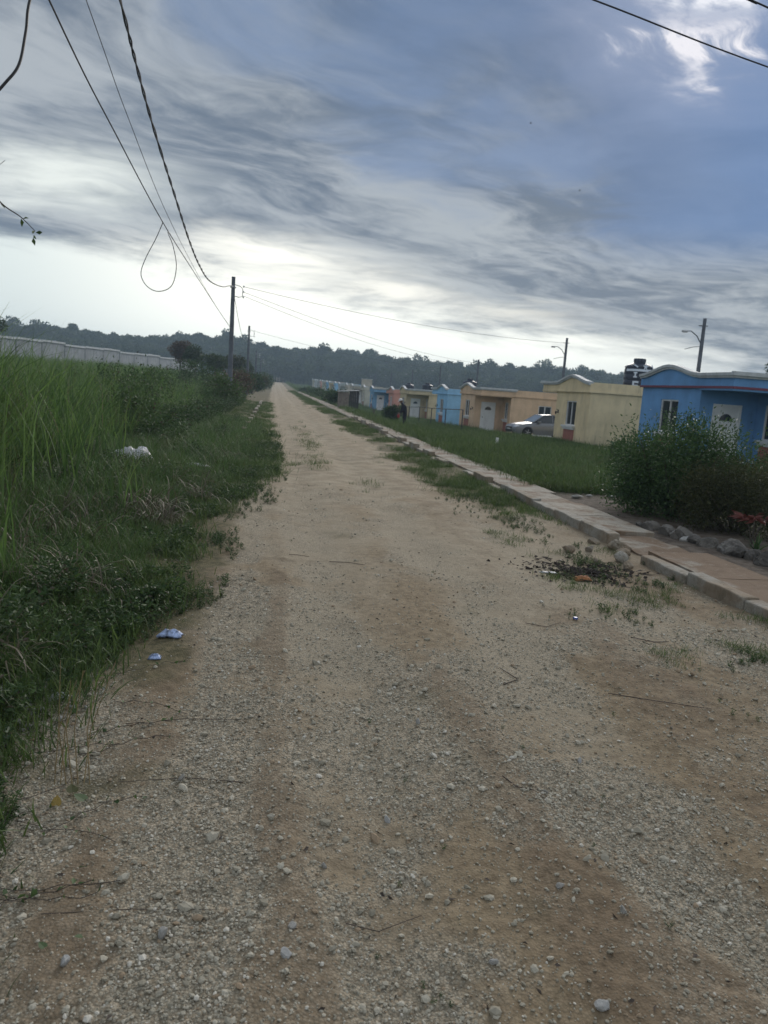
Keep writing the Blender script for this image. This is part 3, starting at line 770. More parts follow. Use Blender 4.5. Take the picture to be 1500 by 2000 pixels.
# small clumps growing on the road itself
cx = np.concatenate([RNG.normal(a, sx, n) for a, b_, sx, sy, n in [(0.90, 16.2, .12, .7, 26), (0.97, 20.5, .16, 1.6, 34), (0.50, 16.0, .06, .25, 8), (1.1, 27, .25, 3.5, 30), (1.9, 12.8, .25, .6, 8), (-0.2, 12.8, .2, .5, 10)]])
cy = np.concatenate([RNG.normal(b_, sy, n) for a, b_, sx, sy, n in [(0.90, 16.2, .12, .7, 26), (0.97, 20.5, .16, 1.6, 34), (0.50, 16.0, .06, .25, 8), (1.1, 27, .25, 3.5, 30), (1.9, 12.8, .25, .6, 8), (-0.2, 12.8, .2, .5, 10)]])
put('road_weeds', short_p, cx, cy, 0.5, 1.0, 0.2, zf=road_h)

# ------------------------------------------------------------------ trees
def crown_mesh(name, seed, R0=3.2, nb=9, per=150, L=0.55, W=0.36, flat=0.7, h0=4.5):
    r = np.random.default_rng(seed); Cs = []; Ds = []
    for i in range(nb):
        a = r.uniform(0, 6.283); q = r.uniform(0, 0.75) * R0
        c0 = np.array([math.cos(a) * q, math.sin(a) * q, h0 + r.uniform(-0.35, 0.8) * R0 * flat]); rb = R0 * r.uniform(0.28, 0.55)
        d = r.normal(size=(per, 3)); d /= np.linalg.norm(d, axis=1)[:, None]
        rad = rb * r.uniform(0.55, 1.05, (per, 1)); Cs.append(c0 + d * rad * np.array([1, 1, flat])); Ds.append(d + r.normal(0, 0.5, (per, 3)))
    return leaf_cloud(np.concatenate(Cs), np.concatenate(Ds), L, W, seed)
def forest_proto(i):
    r = random.Random(i); V, Fq = crown_mesh('f', 300 + i, R0=r.uniform(2.4, 3.6), nb=8, per=90, L=0.85, W=0.6, flat=r.uniform(.55, .95), h0=r.uniform(4.8, 6.2))
    k = len(V); n = 5; tv = []; tf = []
    for zz, rr_ in ((-1.5, 0.2), (5.5, 0.1)):
        for j in range(n): tv.append((rr_ * math.cos(6.283 * j / n), rr_ * math.sin(6.283 * j / n), zz))
    for j in range(n):
        a, b_ = j, (j + 1) % n; tf += [(k + a, k + b_, k + n + b_), (k + a, k + n + b_, k + n + a)]
    return np_mesh('forest_tree', np.concatenate([V, np.array(tv)]), np.concatenate([Fq, np.array(tf)]))
forest_p = proto_collection('forest_tree', [forest_proto(i) for i in range(7)], MT['forest'])
N = 9500
fa = RNG.uniform(-48, 62, N); fr = np.sqrt(RNG.uniform(345 ** 2, 500 ** 2, N))
fx = fr * np.sin(np.radians(fa)); fy = fr * np.cos(np.radians(fa))
fs = RNG.uniform(0.5, 1.15, N) * np.where(RNG.random(N) < 0.06, 1.32, 1.0)
scatter('forest', forest_p, np.stack([fx, fy, height(fx, fy) - 0.3], 1), np.stack([RNG.normal(0, .08, N), RNG.normal(0, .08, N), RNG.uniform(0, 6.283, N)], 1), fs)

def make_tree(name, x, y, h, rad, mat, label, cat='tree', seed=0, nb=10, per=220, L=0.16, W=0.08, flat=0.8, z=None, group=None):
    z = H1(x, y) if z is None else z
    o = thing(name, (x, y, z), label, cat, group)
    rr = random.Random(seed)
    tb = MB()
    c0 = h - rad * flat * 1.05
    tb.tube([(0, 0, -0.2), (0.04 * h * 0.3, 0, c0 * 0.5), (0, 0.03, c0), (0.05, 0, c0 + rad * 0.4)], [h * 0.03, h * 0.024, h * 0.017, h * 0.008], 8)
    for k in range(5):
        a = k * 1.26 + rr.uniform(-.3, .3); q = rad * rr.uniform(.5, .8); b0 = c0 * rr.uniform(.55, 1)
        tb.tube([(0, 0, b0), (math.cos(a) * q * .5, math.sin(a) * q * .5, b0 + rad * .3), (math.cos(a) * q, math.sin(a) * q, c0 + rad * rr.uniform(.1, .6) * flat)], [h * .013, h * .009, h * .004], 6)
    tb.build('trunk', MT['bark'], o, smooth=True)
    V, Fq = crown_mesh(name, seed, rad, nb, per, L, W, flat, c0)
    link('crown', np_mesh('crown', V, Fq), mat, o)
    return o
trees = [
 ('shade_tree', 43.5, 62, 7.6, 2.8, 'forest', 'dark round tree showing above the blue house roof at the right edge'),
 ('broad_tree', -30.5, 88, 5.4, 3.0, 'forest', 'dark rounded tree beside the start of the grey house row'),
 ('rusty_tree', -12.6, 108, 4.3, 1.9, 'rust', 'brownish dry-leaved tree beyond the end of the grey house row'),
 ('young_tree', -10.2, 104, 4.2, 1.7, 'forest', 'small dark tree between the rusty tree and the nearest pole'),
 ('bushy_tree', -7.2, 98, 3.9, 1.7, 'forest', 'bushy dark green tree just left of the nearest pole'),
 ('bushy_tree', -5.6, 112, 4.4, 1.9, 'olive', 'olive green tree showing between the first two poles'),
 ('bushy_tree', -4.9, 135, 4.6, 2.0, 'forest', 'dark tree by the third pole on the left verge'),
]
for i, (nm, x, y, h, r_, mt, lb) in enumerate(trees):
    make_tree(nm, x, y, h, r_, MT[mt], lb, 'tree', 400 + i, L=0.28, W=0.16, per=260)

# shrubs: leafy bodies told apart
def make_shrub(name, x, y, rx, ry, h, mat, label, cat='shrub', n=2600, L=0.09, W=0.04, seed=0, lumps=9, group=None, stems=9, z=None, lift=0.12):
    z = H1(x, y) if z is None else z
    o = thing(name, (x, y, z), label, cat, group)
    r = np.random.default_rng(seed); Cs = []; Ds = []
    st = MB()
    for k in range(stems):
        a = r.uniform(0, 6.283); q = r.uniform(0.2, 0.85); th = h * r.uniform(0.6, 1.0) * (1 - 0.3 * q)
        ex, ey = math.cos(a) * rx * q, math.sin(a) * ry * q
        st.tube([(ex * .1, ey * .1, -0.05), (ex * .5 + r.normal(0, .04), ey * .5, th * .45), (ex, ey, th)], [0.016 * h, 0.011 * h, 0.004], 5)
        # leafy shoots along each stem's end
    st.build('stem', MT['bark'], o, smooth=True)
    per = n // lumps
    for i in range(lumps):
        a = r.uniform(0, 6.283); q = math.sqrt(r.uniform(0, 1)) * 0.72
        hz = h * (lift + (1 - lift) * r.uniform(0.15, 0.82) * (1 - 0.35 * q * q))
        c0 = np.array([math.cos(a) * rx * q, math.sin(a) * ry * q, hz]); rb = min(rx, ry, h) * r.uniform(0.25, 0.5)
        d = r.normal(size=(per, 3)); d /= np.linalg.norm(d, axis=1)[:, None]
        rad = rb * np.abs(r.normal(0.8, 0.28, (per, 1))); Cs.append(c0 + d * rad); Ds.append(d + r.normal(0, 0.7, (per, 3)) + np.array([0, 0, 0.25]))
    # upright shoots that break the outline
    for i in range(lumps * 2):
        a = r.uniform(0, 6.283); q = r.uniform(0, .8); bx, by = math.cos(a) * rx * q, math.sin(a) * ry * q
        hb = h * (0.95 - 0.4 * q * q); ln = r.uniform(0.12, 0.35) * h
        tt = np.linspace(0, 1, 14)[:, None]
        dd = np.array([math.cos(a) * .35 * q, math.sin(a) * .35 * q, 1.0])
        Cs.append(np.array([bx, by, hb * 0.85]) + tt * dd * ln); Ds.append(np.concatenate([r.normal(0, 1, (14, 2)), r.uniform(0, 1, (14, 1))], 1))
    C_ = np.concatenate(Cs); keep = C_[:, 2] > 0.02; D_ = np.concatenate(Ds)
    V, Fq = leaf_cloud(C_[keep], D_[keep], L, W, seed)
    link('crown', np_mesh('crown', V, Fq), mat, o)
    return o
make_shrub('garden_bush', 6.35, 11.3, 1.18, 1.1, 1.50, MT['bush'], 'large dense dark green bush in front of the blue house, left of the others', 'bush', 32000, 0.055, 0.024, 501, 56, stems=16, lift=0.02)
make_shrub('garden_bush', 6.55, 9.9, 1.0, .75, 0.95, MT['olive'], 'lower olive-green twiggy bush behind the row of rocks', 'bush', 15000, 0.045, 0.018, 502, 30, stems=26)
make_shrub('garden_bush', 8.75, 11.7, .95, .9, 1.30, MT['bush'], 'leafy bush at the right edge under the blue house window', 'bush', 13000, 0.05, 0.022, 503, 24, stems=10)
make_shrub('garden_bush', 7.2, 9.2, 0.7, 0.55, 0.62, MT['olive'], 'low sprawling bush behind the last rocks at the right edge', 'bush', 3200, 0.06, 0.024, 507, 10, stems=10)
make_shrub('young_bush', 9.9, 20.8, 0.55, 0.5, 0.75, MT['bush'], 'small bush left of the large bush, against the yellow house', 'bush', 1500, 0.07, 0.03, 504, 8)
for i, (x, y, rx, h, mt, lb) in enumerate([
    (-3.9, 23, 1.3, 1.45, 'weed', 'tall dark shrub in the bank grass in front of the first pole'),
    (-3.5, 19, 1.1, 0.95, 'weed', 'low dark shrub at the edge of the tall grass'),
    (-6.2, 30, 2.0, 1.6, 'weed', 'broad dark shrub rising behind the tall grass'),
    (-2.9, 41, 1.4, 1.6, 'weed', 'dark shrub around the foot of the first pole'),
    (-3.1, 58, 1.5, 2.1, 'rust', 'brownish shrub beyond the foot of the first pole'),
    (-3.0, 72, 1.6, 2.4, 'weed', 'dark shrub standing just before the second pole'),
    (-6.6, 66, 2.6, 2.3, 'weed', 'wide dark shrub left of the second pole'),
    (-5.6, 36, 1.5, 1.5, 'weed', 'dark shrub left of the first pole'),
    (-2.6, 95, 1.7, 2.3, 'weed', 'dark roadside shrub past the second pole'),
    (-2.4, 118, 1.8, 2.4, 'olive', 'olive shrub by the road before the third pole'),
    (-2.3, 150, 2.2, 2.8, 'weed', 'far roadside shrub before the last pole'),
    (-2.1, 195, 2.6, 3.0, 'weed', 'last dark shrub where the road narrows away'),
    (5.9, 70, 1.3, 1.4, 'weed', 'low dark shrub behind the small shed'),
    (6.4, 82, 1.6, 1.7, 'weed', 'dark shrub in the lot beyond the shed'),
    (6.2, 98, 1.7, 1.5, 'weed', 'rounded dark shrub in the overgrown lot'),
    (6.8, 118, 2.2, 2.1, 'weed', 'broad dark shrub beside the far pavement'),
    (6.6, 146, 2.2, 1.7, 'weed', 'furthest dark shrub on the right side of the road'),
    (9.8, 62.5, 0.9, 1.3, 'weed', 'thin shrub right of the shed'),
    ]):
    make_shrub('wild_shrub', x, y, rx, rx, h, MT[mt], lb, 'shrub', 2400, 0.06 + 0.0016 * y, 0.03 + 0.0009 * y, 520 + i, 11)
# red-leaved plant and small agave in the garden bed
o = thing('red_plant', (6.12, 8.85, H1(6.12, 8.85)), 'small plant with drooping red leaves beside the low bush, right edge', 'plant')
sb = MB(); C_ = []; D_ = []
for k in range(6):
    a = k * 1.05; sb.tube([(0, 0, 0), (math.cos(a) * .06, math.sin(a) * .06, .22), (math.cos(a) * .14, math.sin(a) * .14, .36)], [.008, .006, .004], 5)
    for q in range(9):
        b_ = a + random.uniform(-1.2, 1.2); C_.append((math.cos(a) * .13, math.sin(a) * .13, .36)); D_.append((math.cos(b_), math.sin(b_), random.uniform(-.45, .35)))
sb.build('stem', MT['bark'], o, smooth=True)
V, Fq = leaf_cloud(np.array(C_), np.array(D_), 0.21, 0.05, 5); link('leaf_spray', np_mesh('leaf_spray', V, Fq), MT['redleaf'], o)
ag = link('agave', blade_tuft('agave', 16, 0.30, 0.032, 0.015, 0.5, 5, 77, lean=0.9), MT['bush'], None, (5.92, 8.45, H1(5.92, 8.45)))
tag(ag, 'small spiky rosette plant between the red plant and the rocks', 'plant')

# ------------------------------------------------------------------ pavement with kerb on the right
pave = link('pavement', None); pave.empty_display_size = 0.3; tag(pave, kind='structure')
pave.location = (4.0, 0, 0)
def rough_box(x0, x1, y0, y1, z0, z1, seed, j=0.012, nx=3, ny=4):
    """worn slab: subdivided box with chipped, uneven top"""
    r = np.random.default_rng(seed); X = np.linspace(x0, x1, nx); Y = np.linspace(y0, y1, ny); V = []; Fs = []
    gx, gy = np.meshgrid(X, Y)
    top = z1 + r.uniform(-j, j * 0.3, gx.shape); ex = r.uniform(-j, j, gx.shape); ey = r.uniform(-j, j, gx.shape)
    for i in range(ny):
        for k in range(nx): V.append((gx[i, k] + ex[i, k], gy[i, k] + ey[i, k], top[i, k]))
    n = len(V)
    for i in range(ny):
        for k in range(nx): V.append((gx[i, k] + ex[i, k] * .5, gy[i, k] + ey[i, k] * .5, z0))
    for i in range(ny - 1):
        for k in range(nx - 1): a = i * nx + k; Fs.append((a, a + 1, a + 1 + nx, a + nx))
    rim = [k for k in range(nx)] + [i * nx + nx - 1 for i in range(1, ny)] + [(ny - 1) * nx + k for k in range(nx - 2, -1, -1)] + [i * nx for i in range(ny - 2, 0, -1)]
    for q in range(len(rim)):
        a, b_ = rim[q], rim[(q + 1) % len(rim)]; Fs.append((b_, a, a + n, b_ + n))
    m_ = MB(); m_.add(V, Fs); return m_
yy = 3.0; k = 0
while yy < 150:
    ln = 1.2 if yy < 60 else 3.0
    zz = float(road_z(np.array([yy]))[()]) if False else float(road_z(yy))
    broken = 7.35 < yy + ln / 2 < 8.9 or (12.6 < yy < 13.6)
    top = 0.092 + 0.0015 * math.sin(k * 2.3) - (0.05 if broken else 0)
    if yy > 60: top += 0.0
    mb_ = rough_box(0.165, 0.86 + random.uniform(-.09, .06), yy + 0.001, yy + ln - 0.001, -0.12 + zz, top + zz, 900 + k, 0.0045 if not broken else 0.03, 5, 7)
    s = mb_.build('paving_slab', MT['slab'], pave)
    yy += ln; k += 1
yy = 3.1; k = 0
while yy < 150:
    ln = 0.9 if yy < 60 else 3.0
    zz = float(road_z(yy))
    mid_ = yy + ln / 2
    if 7.5 < mid_ < 8.4:          # broken out here
        yy += ln; k += 1; continue
    jx = random.uniform(-.008, .008); tp = 0.102 + random.uniform(-.006, .006)
    mb_ = rough_box(0.0 + jx, 0.155 + jx, yy + 0.006, yy + ln - 0.006, -0.12 + zz, tp + zz, 1200 + k, 0.010, 3, 6)
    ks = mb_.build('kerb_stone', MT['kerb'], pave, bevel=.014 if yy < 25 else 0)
    if yy < 40: ks.rotation_euler = (random.uniform(-.006, .006), random.uniform(-.02, .02), random.uniform(-.003, .003))
    yy += ln; k += 1
# the broken stretch: chunks of kerb tumbled into the gutter
for i, (x, y, s, rz) in enumerate([(3.78, 7.62, .20, .3), (3.95, 7.95, .16, 1.2), (4.05, 8.25, .24, .6), (3.62, 8.1, .13, 2.0), (3.7, 7.3, .11, .9), (3.45, 7.55, .08, 1.6), (3.86, 8.55, .14, .2), (3.35, 8.05, .15, .5)]):
    me = rock_mesh('kerb_chunk', 700 + i); me.materials.append(MT['kerb'])
    o = link('kerb_chunk', me); o.location = (x, y, 0.01 + s * .12); o.rotation_euler = (.1, .05, rz); o.scale = (s, s * 1.2, s)
    tag(o, ['chunk of kerb lying against the near end of the break', 'chunk of kerb in the middle of the break', 'largest kerb chunk, on the pavement side of the break', 'kerb chunk in the gutter before the break', 'small kerb chunk nearest the camera at the break', 'smallest kerb chunk, between the break and the burnt heap', 'kerb chunk at the far end of the break', 'kerb chunk closest to the burnt heap on its far side'][i], 'rubble', 'chunks of the collapsed kerb')
# rubble at the bare patch
for i, (x, y, s) in enumerate([(5.35, 12.7, .16), (5.65, 12.9, .11), (6.1, 13.0, .13)]):
    me = stone_mesh('rubble_stone', 2, 0.1, 0.45, 720 + i); me.materials.append(MT['rubble'])
    o = link('rubble_stone', me); o.location = (x, y, H1(x, y) + .03); o.scale = (s * 1.5, s, s)
    tag(o, ['pale flat stone beside the pavement, nearest of three', 'middle one of three pale stones beside the pavement', 'pale stone lying next to the big bush'][i], 'stone')

# row of rocks edging the garden bed
rocks = [(5.20, 9.75, .22, .2), (5.26, 9.42, .26, .8), (5.33, 9.12, .30, .1), (5.36, 8.86, .20, 1.9), (5.42, 8.66, .24, 2.6), (5.52, 8.33, .34, 1.35), (5.60, 8.03, .22, .4), (5.58, 7.72, .36, 1.1), (5.66, 7.35, .30, 2.2), (5.78, 7.02, .32, .9), (5.18, 10.05, .13, .9), (5.30, 9.0, .12, .2), (5.36, 8.74, .11, 1.0)]
labels = ['small dark rock at the left end of the garden edging', 'second rock in the garden edging, partly under the bush', 'broad dark rock third along the garden edging', 'squat rock fourth along the garden edging',
          'mottled rock just left of the long block-shaped rock', 'long block-shaped grey rock in the middle of the edging', 'rounded tan rock right of the long block-shaped rock', 'large pitted rock right of the rounded tan one',
          'pitted rock nearer the camera at the right edge of the bed', 'nearest rock of the edging at the right edge', 'pebble-sized dark rock before the edging starts', 'small white lump leaning on the broad dark rock', 'small white lump in front of the squat fourth rock']
for i, (x, y, s, rz) in enumerate(rocks):
    me = rock_mesh('garden_rock', 740 + i); me.materials.append(MT['rubble'] if i in (11, 12) else MT['rock'])
    o = link('garden_rock', me); o.location = (x, y, H1(x, y) + s * .10); o.rotation_euler = (.1, .06, rz)
    o.scale = (s * (1.9 if i == 5 else 1.3), s * 1.05, s * 1.05)
    tag(o, labels[i], 'rock', 'rocks edging the garden bed')
# left kerb, mostly buried
lk = link('left_kerb', None); lk.location = (-0.95, 0, 0); tag(lk, kind='structure')
for i, yk in enumerate([19.5, 21.2, 24.6, 25.7, 28.4, 31, 34.5, 38, 42, 47, 53, 56, 60]):
    rough_box(0, 0.16, yk, yk + (0.9 if yk < 40 else 2.0), -0.1, 0.12 + 0.02 * (i % 3), 1500 + i, 0.012, 3, 4).build('kerb_stone', MT['kerb'], lk)

# ------------------------------------------------------------------ houses
def panel_holes(mb, plane, c, thick, a0, a1, z0, z1, holes):
    """wall slab in plane 'x' (x=c..c+thick, spans y) or 'y' (y=c..c+thick, spans x) with rectangular openings"""
    A = sorted({a0, a1, *[h[0] for h in holes], *[h[1] for h in holes]}); Z = sorted({z0, z1, *[h[2] for h in holes], *[h[3] for h in holes]})
    for i in range(len(A) - 1):
        for j in range(len(Z) - 1):
            am, zm = (A[i] + A[i + 1]) / 2, (Z[j] + Z[j + 1]) / 2
            if any(h[0] < am < h[1] and h[2] < zm < h[3] for h in holes): continue
            if plane == 'x': mb.box(c, c + thick, A[i], A[i + 1], Z[j], Z[j + 1])
            else: mb.box(A[i], A[i + 1], c, c + thick, Z[j], Z[j + 1])
def window(parent, plane, c, a0, a1, z0, z1, flip, far=False, sill=True, rail=True):
    """plane 'x': glazing stands in a wall whose face is x=c"""
    B = lambda mb, u0, u1, v0, v1, d0, d1: mb.box(c + d0, c + d1, u0, u1, v0, v1) if plane == 'x' else mb.box(u0, u1, c + d0, c + d1, v0, v1)
    fr = MB(); f = 0.055; mid_ = (a0 + a1) / 2
    B(fr, a0, a1, z1 - f, z1, 0.03, .12); B(fr, a0, a1, z0, z0 + f, 0.03, .12)
    B(fr, a0, a0 + f, z0 + f, z1 - f, 0.03, .12); B(fr, a1 - f, a1, z0 + f, z1 - f, 0.03, .12)
    B(fr, mid_ - .03, mid_ + .03, z0 + f, z1 - f, .045, .11)
    wn_ = fr.build('window', MT['white'], parent, flip_y=flip)
    for q0, q1, dd in ((a0 + f, mid_ - .03, .095), (mid_ + .03, a1 - f, .08)):
        pb = MB(); B(pb, q0, q1, z0 + f, z1 - f, dd, dd + .008); pb.build('pane', MT['glass'], wn_, flip_y=flip)
    if sill:
        sb_ = MB(); B(sb_, a0 - .12, a1 + .12, z0 - .10, z0 - .002, -.16, .0); B(sb_, a0 - .07, a1 + .07, z0 - .20, z0 - .10, -.10, .0)
        sb_.build('sill', MT['white'], wn_, flip_y=flip)
    return wn_
def house(kind, y0, base, wall, label, detail=2, X=14.8, band='shade', porch_rust=None, side_window=False):
    """local x: away from the street, local y: along it; kind A has the porch on the near side, B is its mirror"""
    L = 6.25; D = 7.2; PD = 2.2; PY = 1.9; Hc = 2.72; TH = 0.15
    flip = L if kind == 'B' else None
    o = thing('small_house', (X, y0, base), label, 'house', 'painted one-storey houses along the street')
    bay0, bay1 = PY, L
    wy0, wy1 = bay0 + 1.45, bay0 + 2.75
    wz0, wz1 = 1.0, 2.22
    w1 = MB()
    panel_holes(w1, 'x', 0.0, TH, bay0 + TH, bay1 - TH, -0.6, Hc, [(wy0, wy1, wz0, wz1)])
    panel_holes(w1, 'y', bay0, TH, 0.0, PD - .001, -0.6, Hc, [(0.52, 1.62, 0.0, 2.16)])
    panel_holes(w1, 'x', PD, TH, 0.0, bay0 + TH, -0.6, Hc, [(0.62, 1.42, wz0, wz1)])
    holes = [(4.3, 5.3, 1.25, 2.15)] if side_window else []
    panel_holes(w1, 'y', 0.0, TH, PD + TH, D, -0.6, Hc, holes)
    w1.box(0.0, D, L - TH, L, -0.6, Hc)
    w1.box(D - TH, D, TH, L - TH, -0.6, Hc)
    wm = w1.build('wall', wall, o, flip_y=flip)
    MB().box(0.02, D - .02, 0.02, L - .02, Hc + .002, Hc + 0.12).build('roof', MT['roof'], o, flip_y=flip)
    # parapet: plain on three sides, mouldings at the street front
    pb = MB()
    pz0, pz1 = Hc + .001, Hc + 0.42
    pb.box(-.02, D + .05, L - TH, L + .06, pz0, pz1); pb.box(D - .1, D + .05, TH, L - TH - .002, pz0, pz1); pb.box(PD + .1, D + .05, -.06, TH - .002, pz0, pz1)
    # front fascia with the curved gable over the bay
    c0 = (bay0 + bay1) / 2
    ys = [-.12, 0.6, bay0 - .35, bay0 - .05, bay0 + .35, bay0 + .8, bay0 + 1.3, bay0 + 1.75, c0, bay1 - 1.75, bay1 - 1.3, bay1 - .8, bay1 - .35, bay1 - .02, bay1 + .08]
    def top(y):
        d = abs(y - c0) / ((bay1 - bay0) / 2 + .15)
        return pz1 - .06 + 0.34 * float(1 - sstep(d, 0.0, 1.0)) ** 1.1
    lo = [(y, pz0) for y in ys]; hi = [(y, top(y)) for y in ys]
    pb.strip(lo, hi, 'x', -.08, -.021)
    pb.box(-.0205, PD + .1, -.12, -.0621, pz0, pz1 - .06)
    pb.build('parapet', wall, o, flip_y=flip)
    mb_ = MB()
    mb_.strip([(y, top(y) + .001) for y in ys], [(y, top(y) + .10) for y in ys], 'x', -.20, .06)
    mb_.strip([(y, top(y) - .07) for y in ys], [(y, top(y)) for y in ys], 'x', -.15, -.081)
    mb_.box(-.219, PD + .35, -.26, -.121, pz1 - .06, pz1 + .07); mb_.box(-.15, PD + .30, -.19, -.122, pz1 - .13, pz1 - .061)
    mb_.build('cornice', MT['mould'], o, flip_y=flip)
    bd = MB()
    bd.box(-.11, -.081, -.14, L + .09, Hc - .06, Hc + .02); bd.box(-.0805, PD + .1, -.15, -.1405, Hc - .06, Hc + .02)
    bd.box(PD + .1, D + .06, -.09, -.061, Hc - .06, Hc + .03); bd.box(-.08, D + .06, L + .061, L + .09, Hc - .06, Hc + .03)
    bd.build('band', MT['red_band'] if band == 'red' else wall, o, flip_y=flip)
    # porch ceiling edge
    MB().box(-.08, PD, -.12, bay0 - .001, Hc - .12, Hc).build('porch_ceiling', wall, o, flip_y=flip)
    MB().box(-.25, D, -.1, L + .05, -.5, -.02).build('plinth', MT['roof'], o, flip_y=flip)
    window(o, 'x', 0.0, wy0, wy1, wz0, wz1, flip)
    window(o, 'x', PD, 0.62, 1.42, wz0, wz1, flip)
    if side_window: window(o, 'y', 0.0, 4.3, 5.3, 1.25, 2.15, flip, sill=False)
    MB().box(-.03, -.002, wy0 - .02, wy1 + .02, 0.02, wz0 - .21).build('panel', MT['brick_red'], o, flip_y=flip)
    MB().box(PD - .03, PD - .002, .6, 1.44, 0.02, wz0 - .21).build('panel', MT['brick_red'], o, flip_y=flip)
    # door facing the porch, with frame, panels and fan-light
    df = MB(); df.box(.52, .60, bay0 - .02, bay0 + .05, 0, 2.16); df.box(1.54, 1.62, bay0 - .02, bay0 + .05, 0, 2.16); df.box(.60, 1.54, bay0 - .02, bay0 + .05, 2.08, 2.16)
    dr = df.build('door', MT['door'], o, flip_y=flip)
    MB().box(.60, 1.54, bay0 + .02, bay0 + .06, 0, 2.08).build('door_leaf', MT['door'], dr, flip_y=flip)
    if detail > 1:
        fp = MB()
        for u0, u1, v0, v1 in ((.68, 1.03, .15, .75), (1.11, 1.46, .15, .75), (.68, 1.03, .85, 1.35), (1.11, 1.46, .85, 1.35)):
            fp.box(u0, u1, bay0 + .008, bay0 + .019, v0, v1)
        fp.build('door_panel', MT['door'], dr, flip_y=flip)
    fl = MB(); n = 10
    fl.prism([(1.07 + .25 * math.cos(math.pi * q / n), 1.58 + .25 * math.sin(math.pi * q / n)) for q in range(n + 1)], 'y', bay0 + .005, bay0 + .019)
    fl.build('fan_light', MT['glass'], dr, flip_y=flip)
    MB().box(.66, .70, bay0 - .03, bay0 + .018, 1.0, 1.06).build('handle', MT['dark'], dr, flip_y=flip)
    lm = MB(); ly = bay0 + .42; lm.box(-.05, -.002, ly - .04, ly + .04, 1.55, 1.72); lm.tube([(-.03, ly, 1.7), (-.12, ly, 1.76), (-.14, ly, 1.68)], .012, 5); lm.lathe([(.03, 0), (.055, .14), (.02, .17)], 8, (-.14, ly, 1.48))
    lm.build('wall_lamp', MT['dark'], o, flip_y=flip)
    return o
paint = {k: mat_stucco('stucco_' + k, c, dd) for k, c, dd in [
    ('blue', (0.145, 0.315, 0.58), 0.5), ('yellow', (0.70, 0.58, 0.37), 0.65), ('peach', (0.64, 0.46, 0.31), 0.6), ('skyblue', (0.26, 0.50, 0.74), 0.3),
    ('straw', (0.56, 0.47, 0.31), 0.5), ('coral', (0.55, 0.29, 0.24), 0.4), ('azure', (0.18, 0.36, 0.56), 0.4), ('beige', (0.46, 0.43, 0.37), 0.5), ('cream', (0.52, 0.50, 0.42), 0.5), ('pale', (0.44, 0.48, 0.50), 0.5)]}
def hb(y): return float(lot_z(y + 3))
rowh = [('A', 23.5, 'blue', 'red', 'bright blue house with a dark red roof band behind the big bush', {}),
        ('B', 34.95, 'yellow', 'shade', 'yellow house with a blank side wall, next beyond the blue one', {}),
        ('A', 54.2, 'peach', 'shade', 'peach house with white door, behind the parked silver car', {'side_window': True}),
        ('B', 65.2, 'skyblue', 'shade', 'light blue house between the peach house and the straw-yellow one', {}),
        ('A', 84.2, 'straw', 'shade', 'straw-yellow house with white door behind the walking person', {}),
        ('B', 95.3, 'coral', 'shade', 'coral red house beyond the straw-yellow one', {}),
        ('A', 113.2, 'azure', 'shade', 'azure house with white door, next beyond the coral red one', {}),
        ('B', 126, 'cream', 'shade', 'cream house just beyond the azure house', {}),
        ('A', 144, 'beige', 'shade', 'beige house beyond the cream one, behind the small shed', {}),
        ('B', 157, 'beige', 'shade', 'second beige house, further than the one behind the shed', {}),
        ('A', 174, 'pale', 'shade', 'pale grey-blue house where the row gets small', {}),
        ('B', 187, 'skyblue', 'shade', 'tiny light blue house past the pale grey-blue one', {}),
        ('A', 205, 'straw', 'shade', 'tiny straw-coloured house in the distance of the right row', {}),
        ('B', 218, 'azure', 'shade', 'tiny azure house in the distance of the right row', {}),
        ('A', 236, 'cream', 'shade', 'tiny cream house after the distant azure one', {}),
        ('B', 249, 'coral', 'shade', 'tiny coral house far down the right row', {}),
        ('A', 267, 'pale', 'shade', 'tiny whitish house near the far end of the right row', {}),
        ('B', 281, 'pale', 'shade', 'second last whitish house of the right row', {}),
        ('A', 298, 'cream', 'shade', 'last cream house at the far end of the right row', {})]
for kd, y0, cn, bnd, lb, kw in rowh:
    house(kd, y0, hb(y0), paint[cn], lb, 2 if y0 < 100 else 1, band=bnd, **kw)
# driveway between yellow and peach, under the car
MB().box(12.6, 22.0, 44.0, 50.5, -1.3, -0.70).build('driveway', MT['roof']); tag(bpy.data.objects['driveway'], kind='structure')
# far end of the street: a low row facing the road
for i, (x, cn) in enumerate([(-8, 'beige'), (1, 'beige'), (9.5, 'cream')]):
    bz = H1(x, 392)
    o = thing('end_house', (x, 392, bz), ['low beige house at the end of the road, left of centre', 'low beige house closing the view at the end of the road', 'low cream house at the end of the road, on its right'][i], 'house')
    MB().box(0, 8, 0, 7, -1, 2.8).build('wall', paint[cn], o); MB().box(-.1, 8.1, -.1, 7.1, 2.802, 3.1).build('roof', MT['mould'], o)
    wn_ = MB().box(1.2, 2.4, -.05, -.002, 1, 2.1).build('window', MT['glass'], o); MB().box(5, 6, -.05, -.002, 0, 2.1).build('door', MT['door'], o)

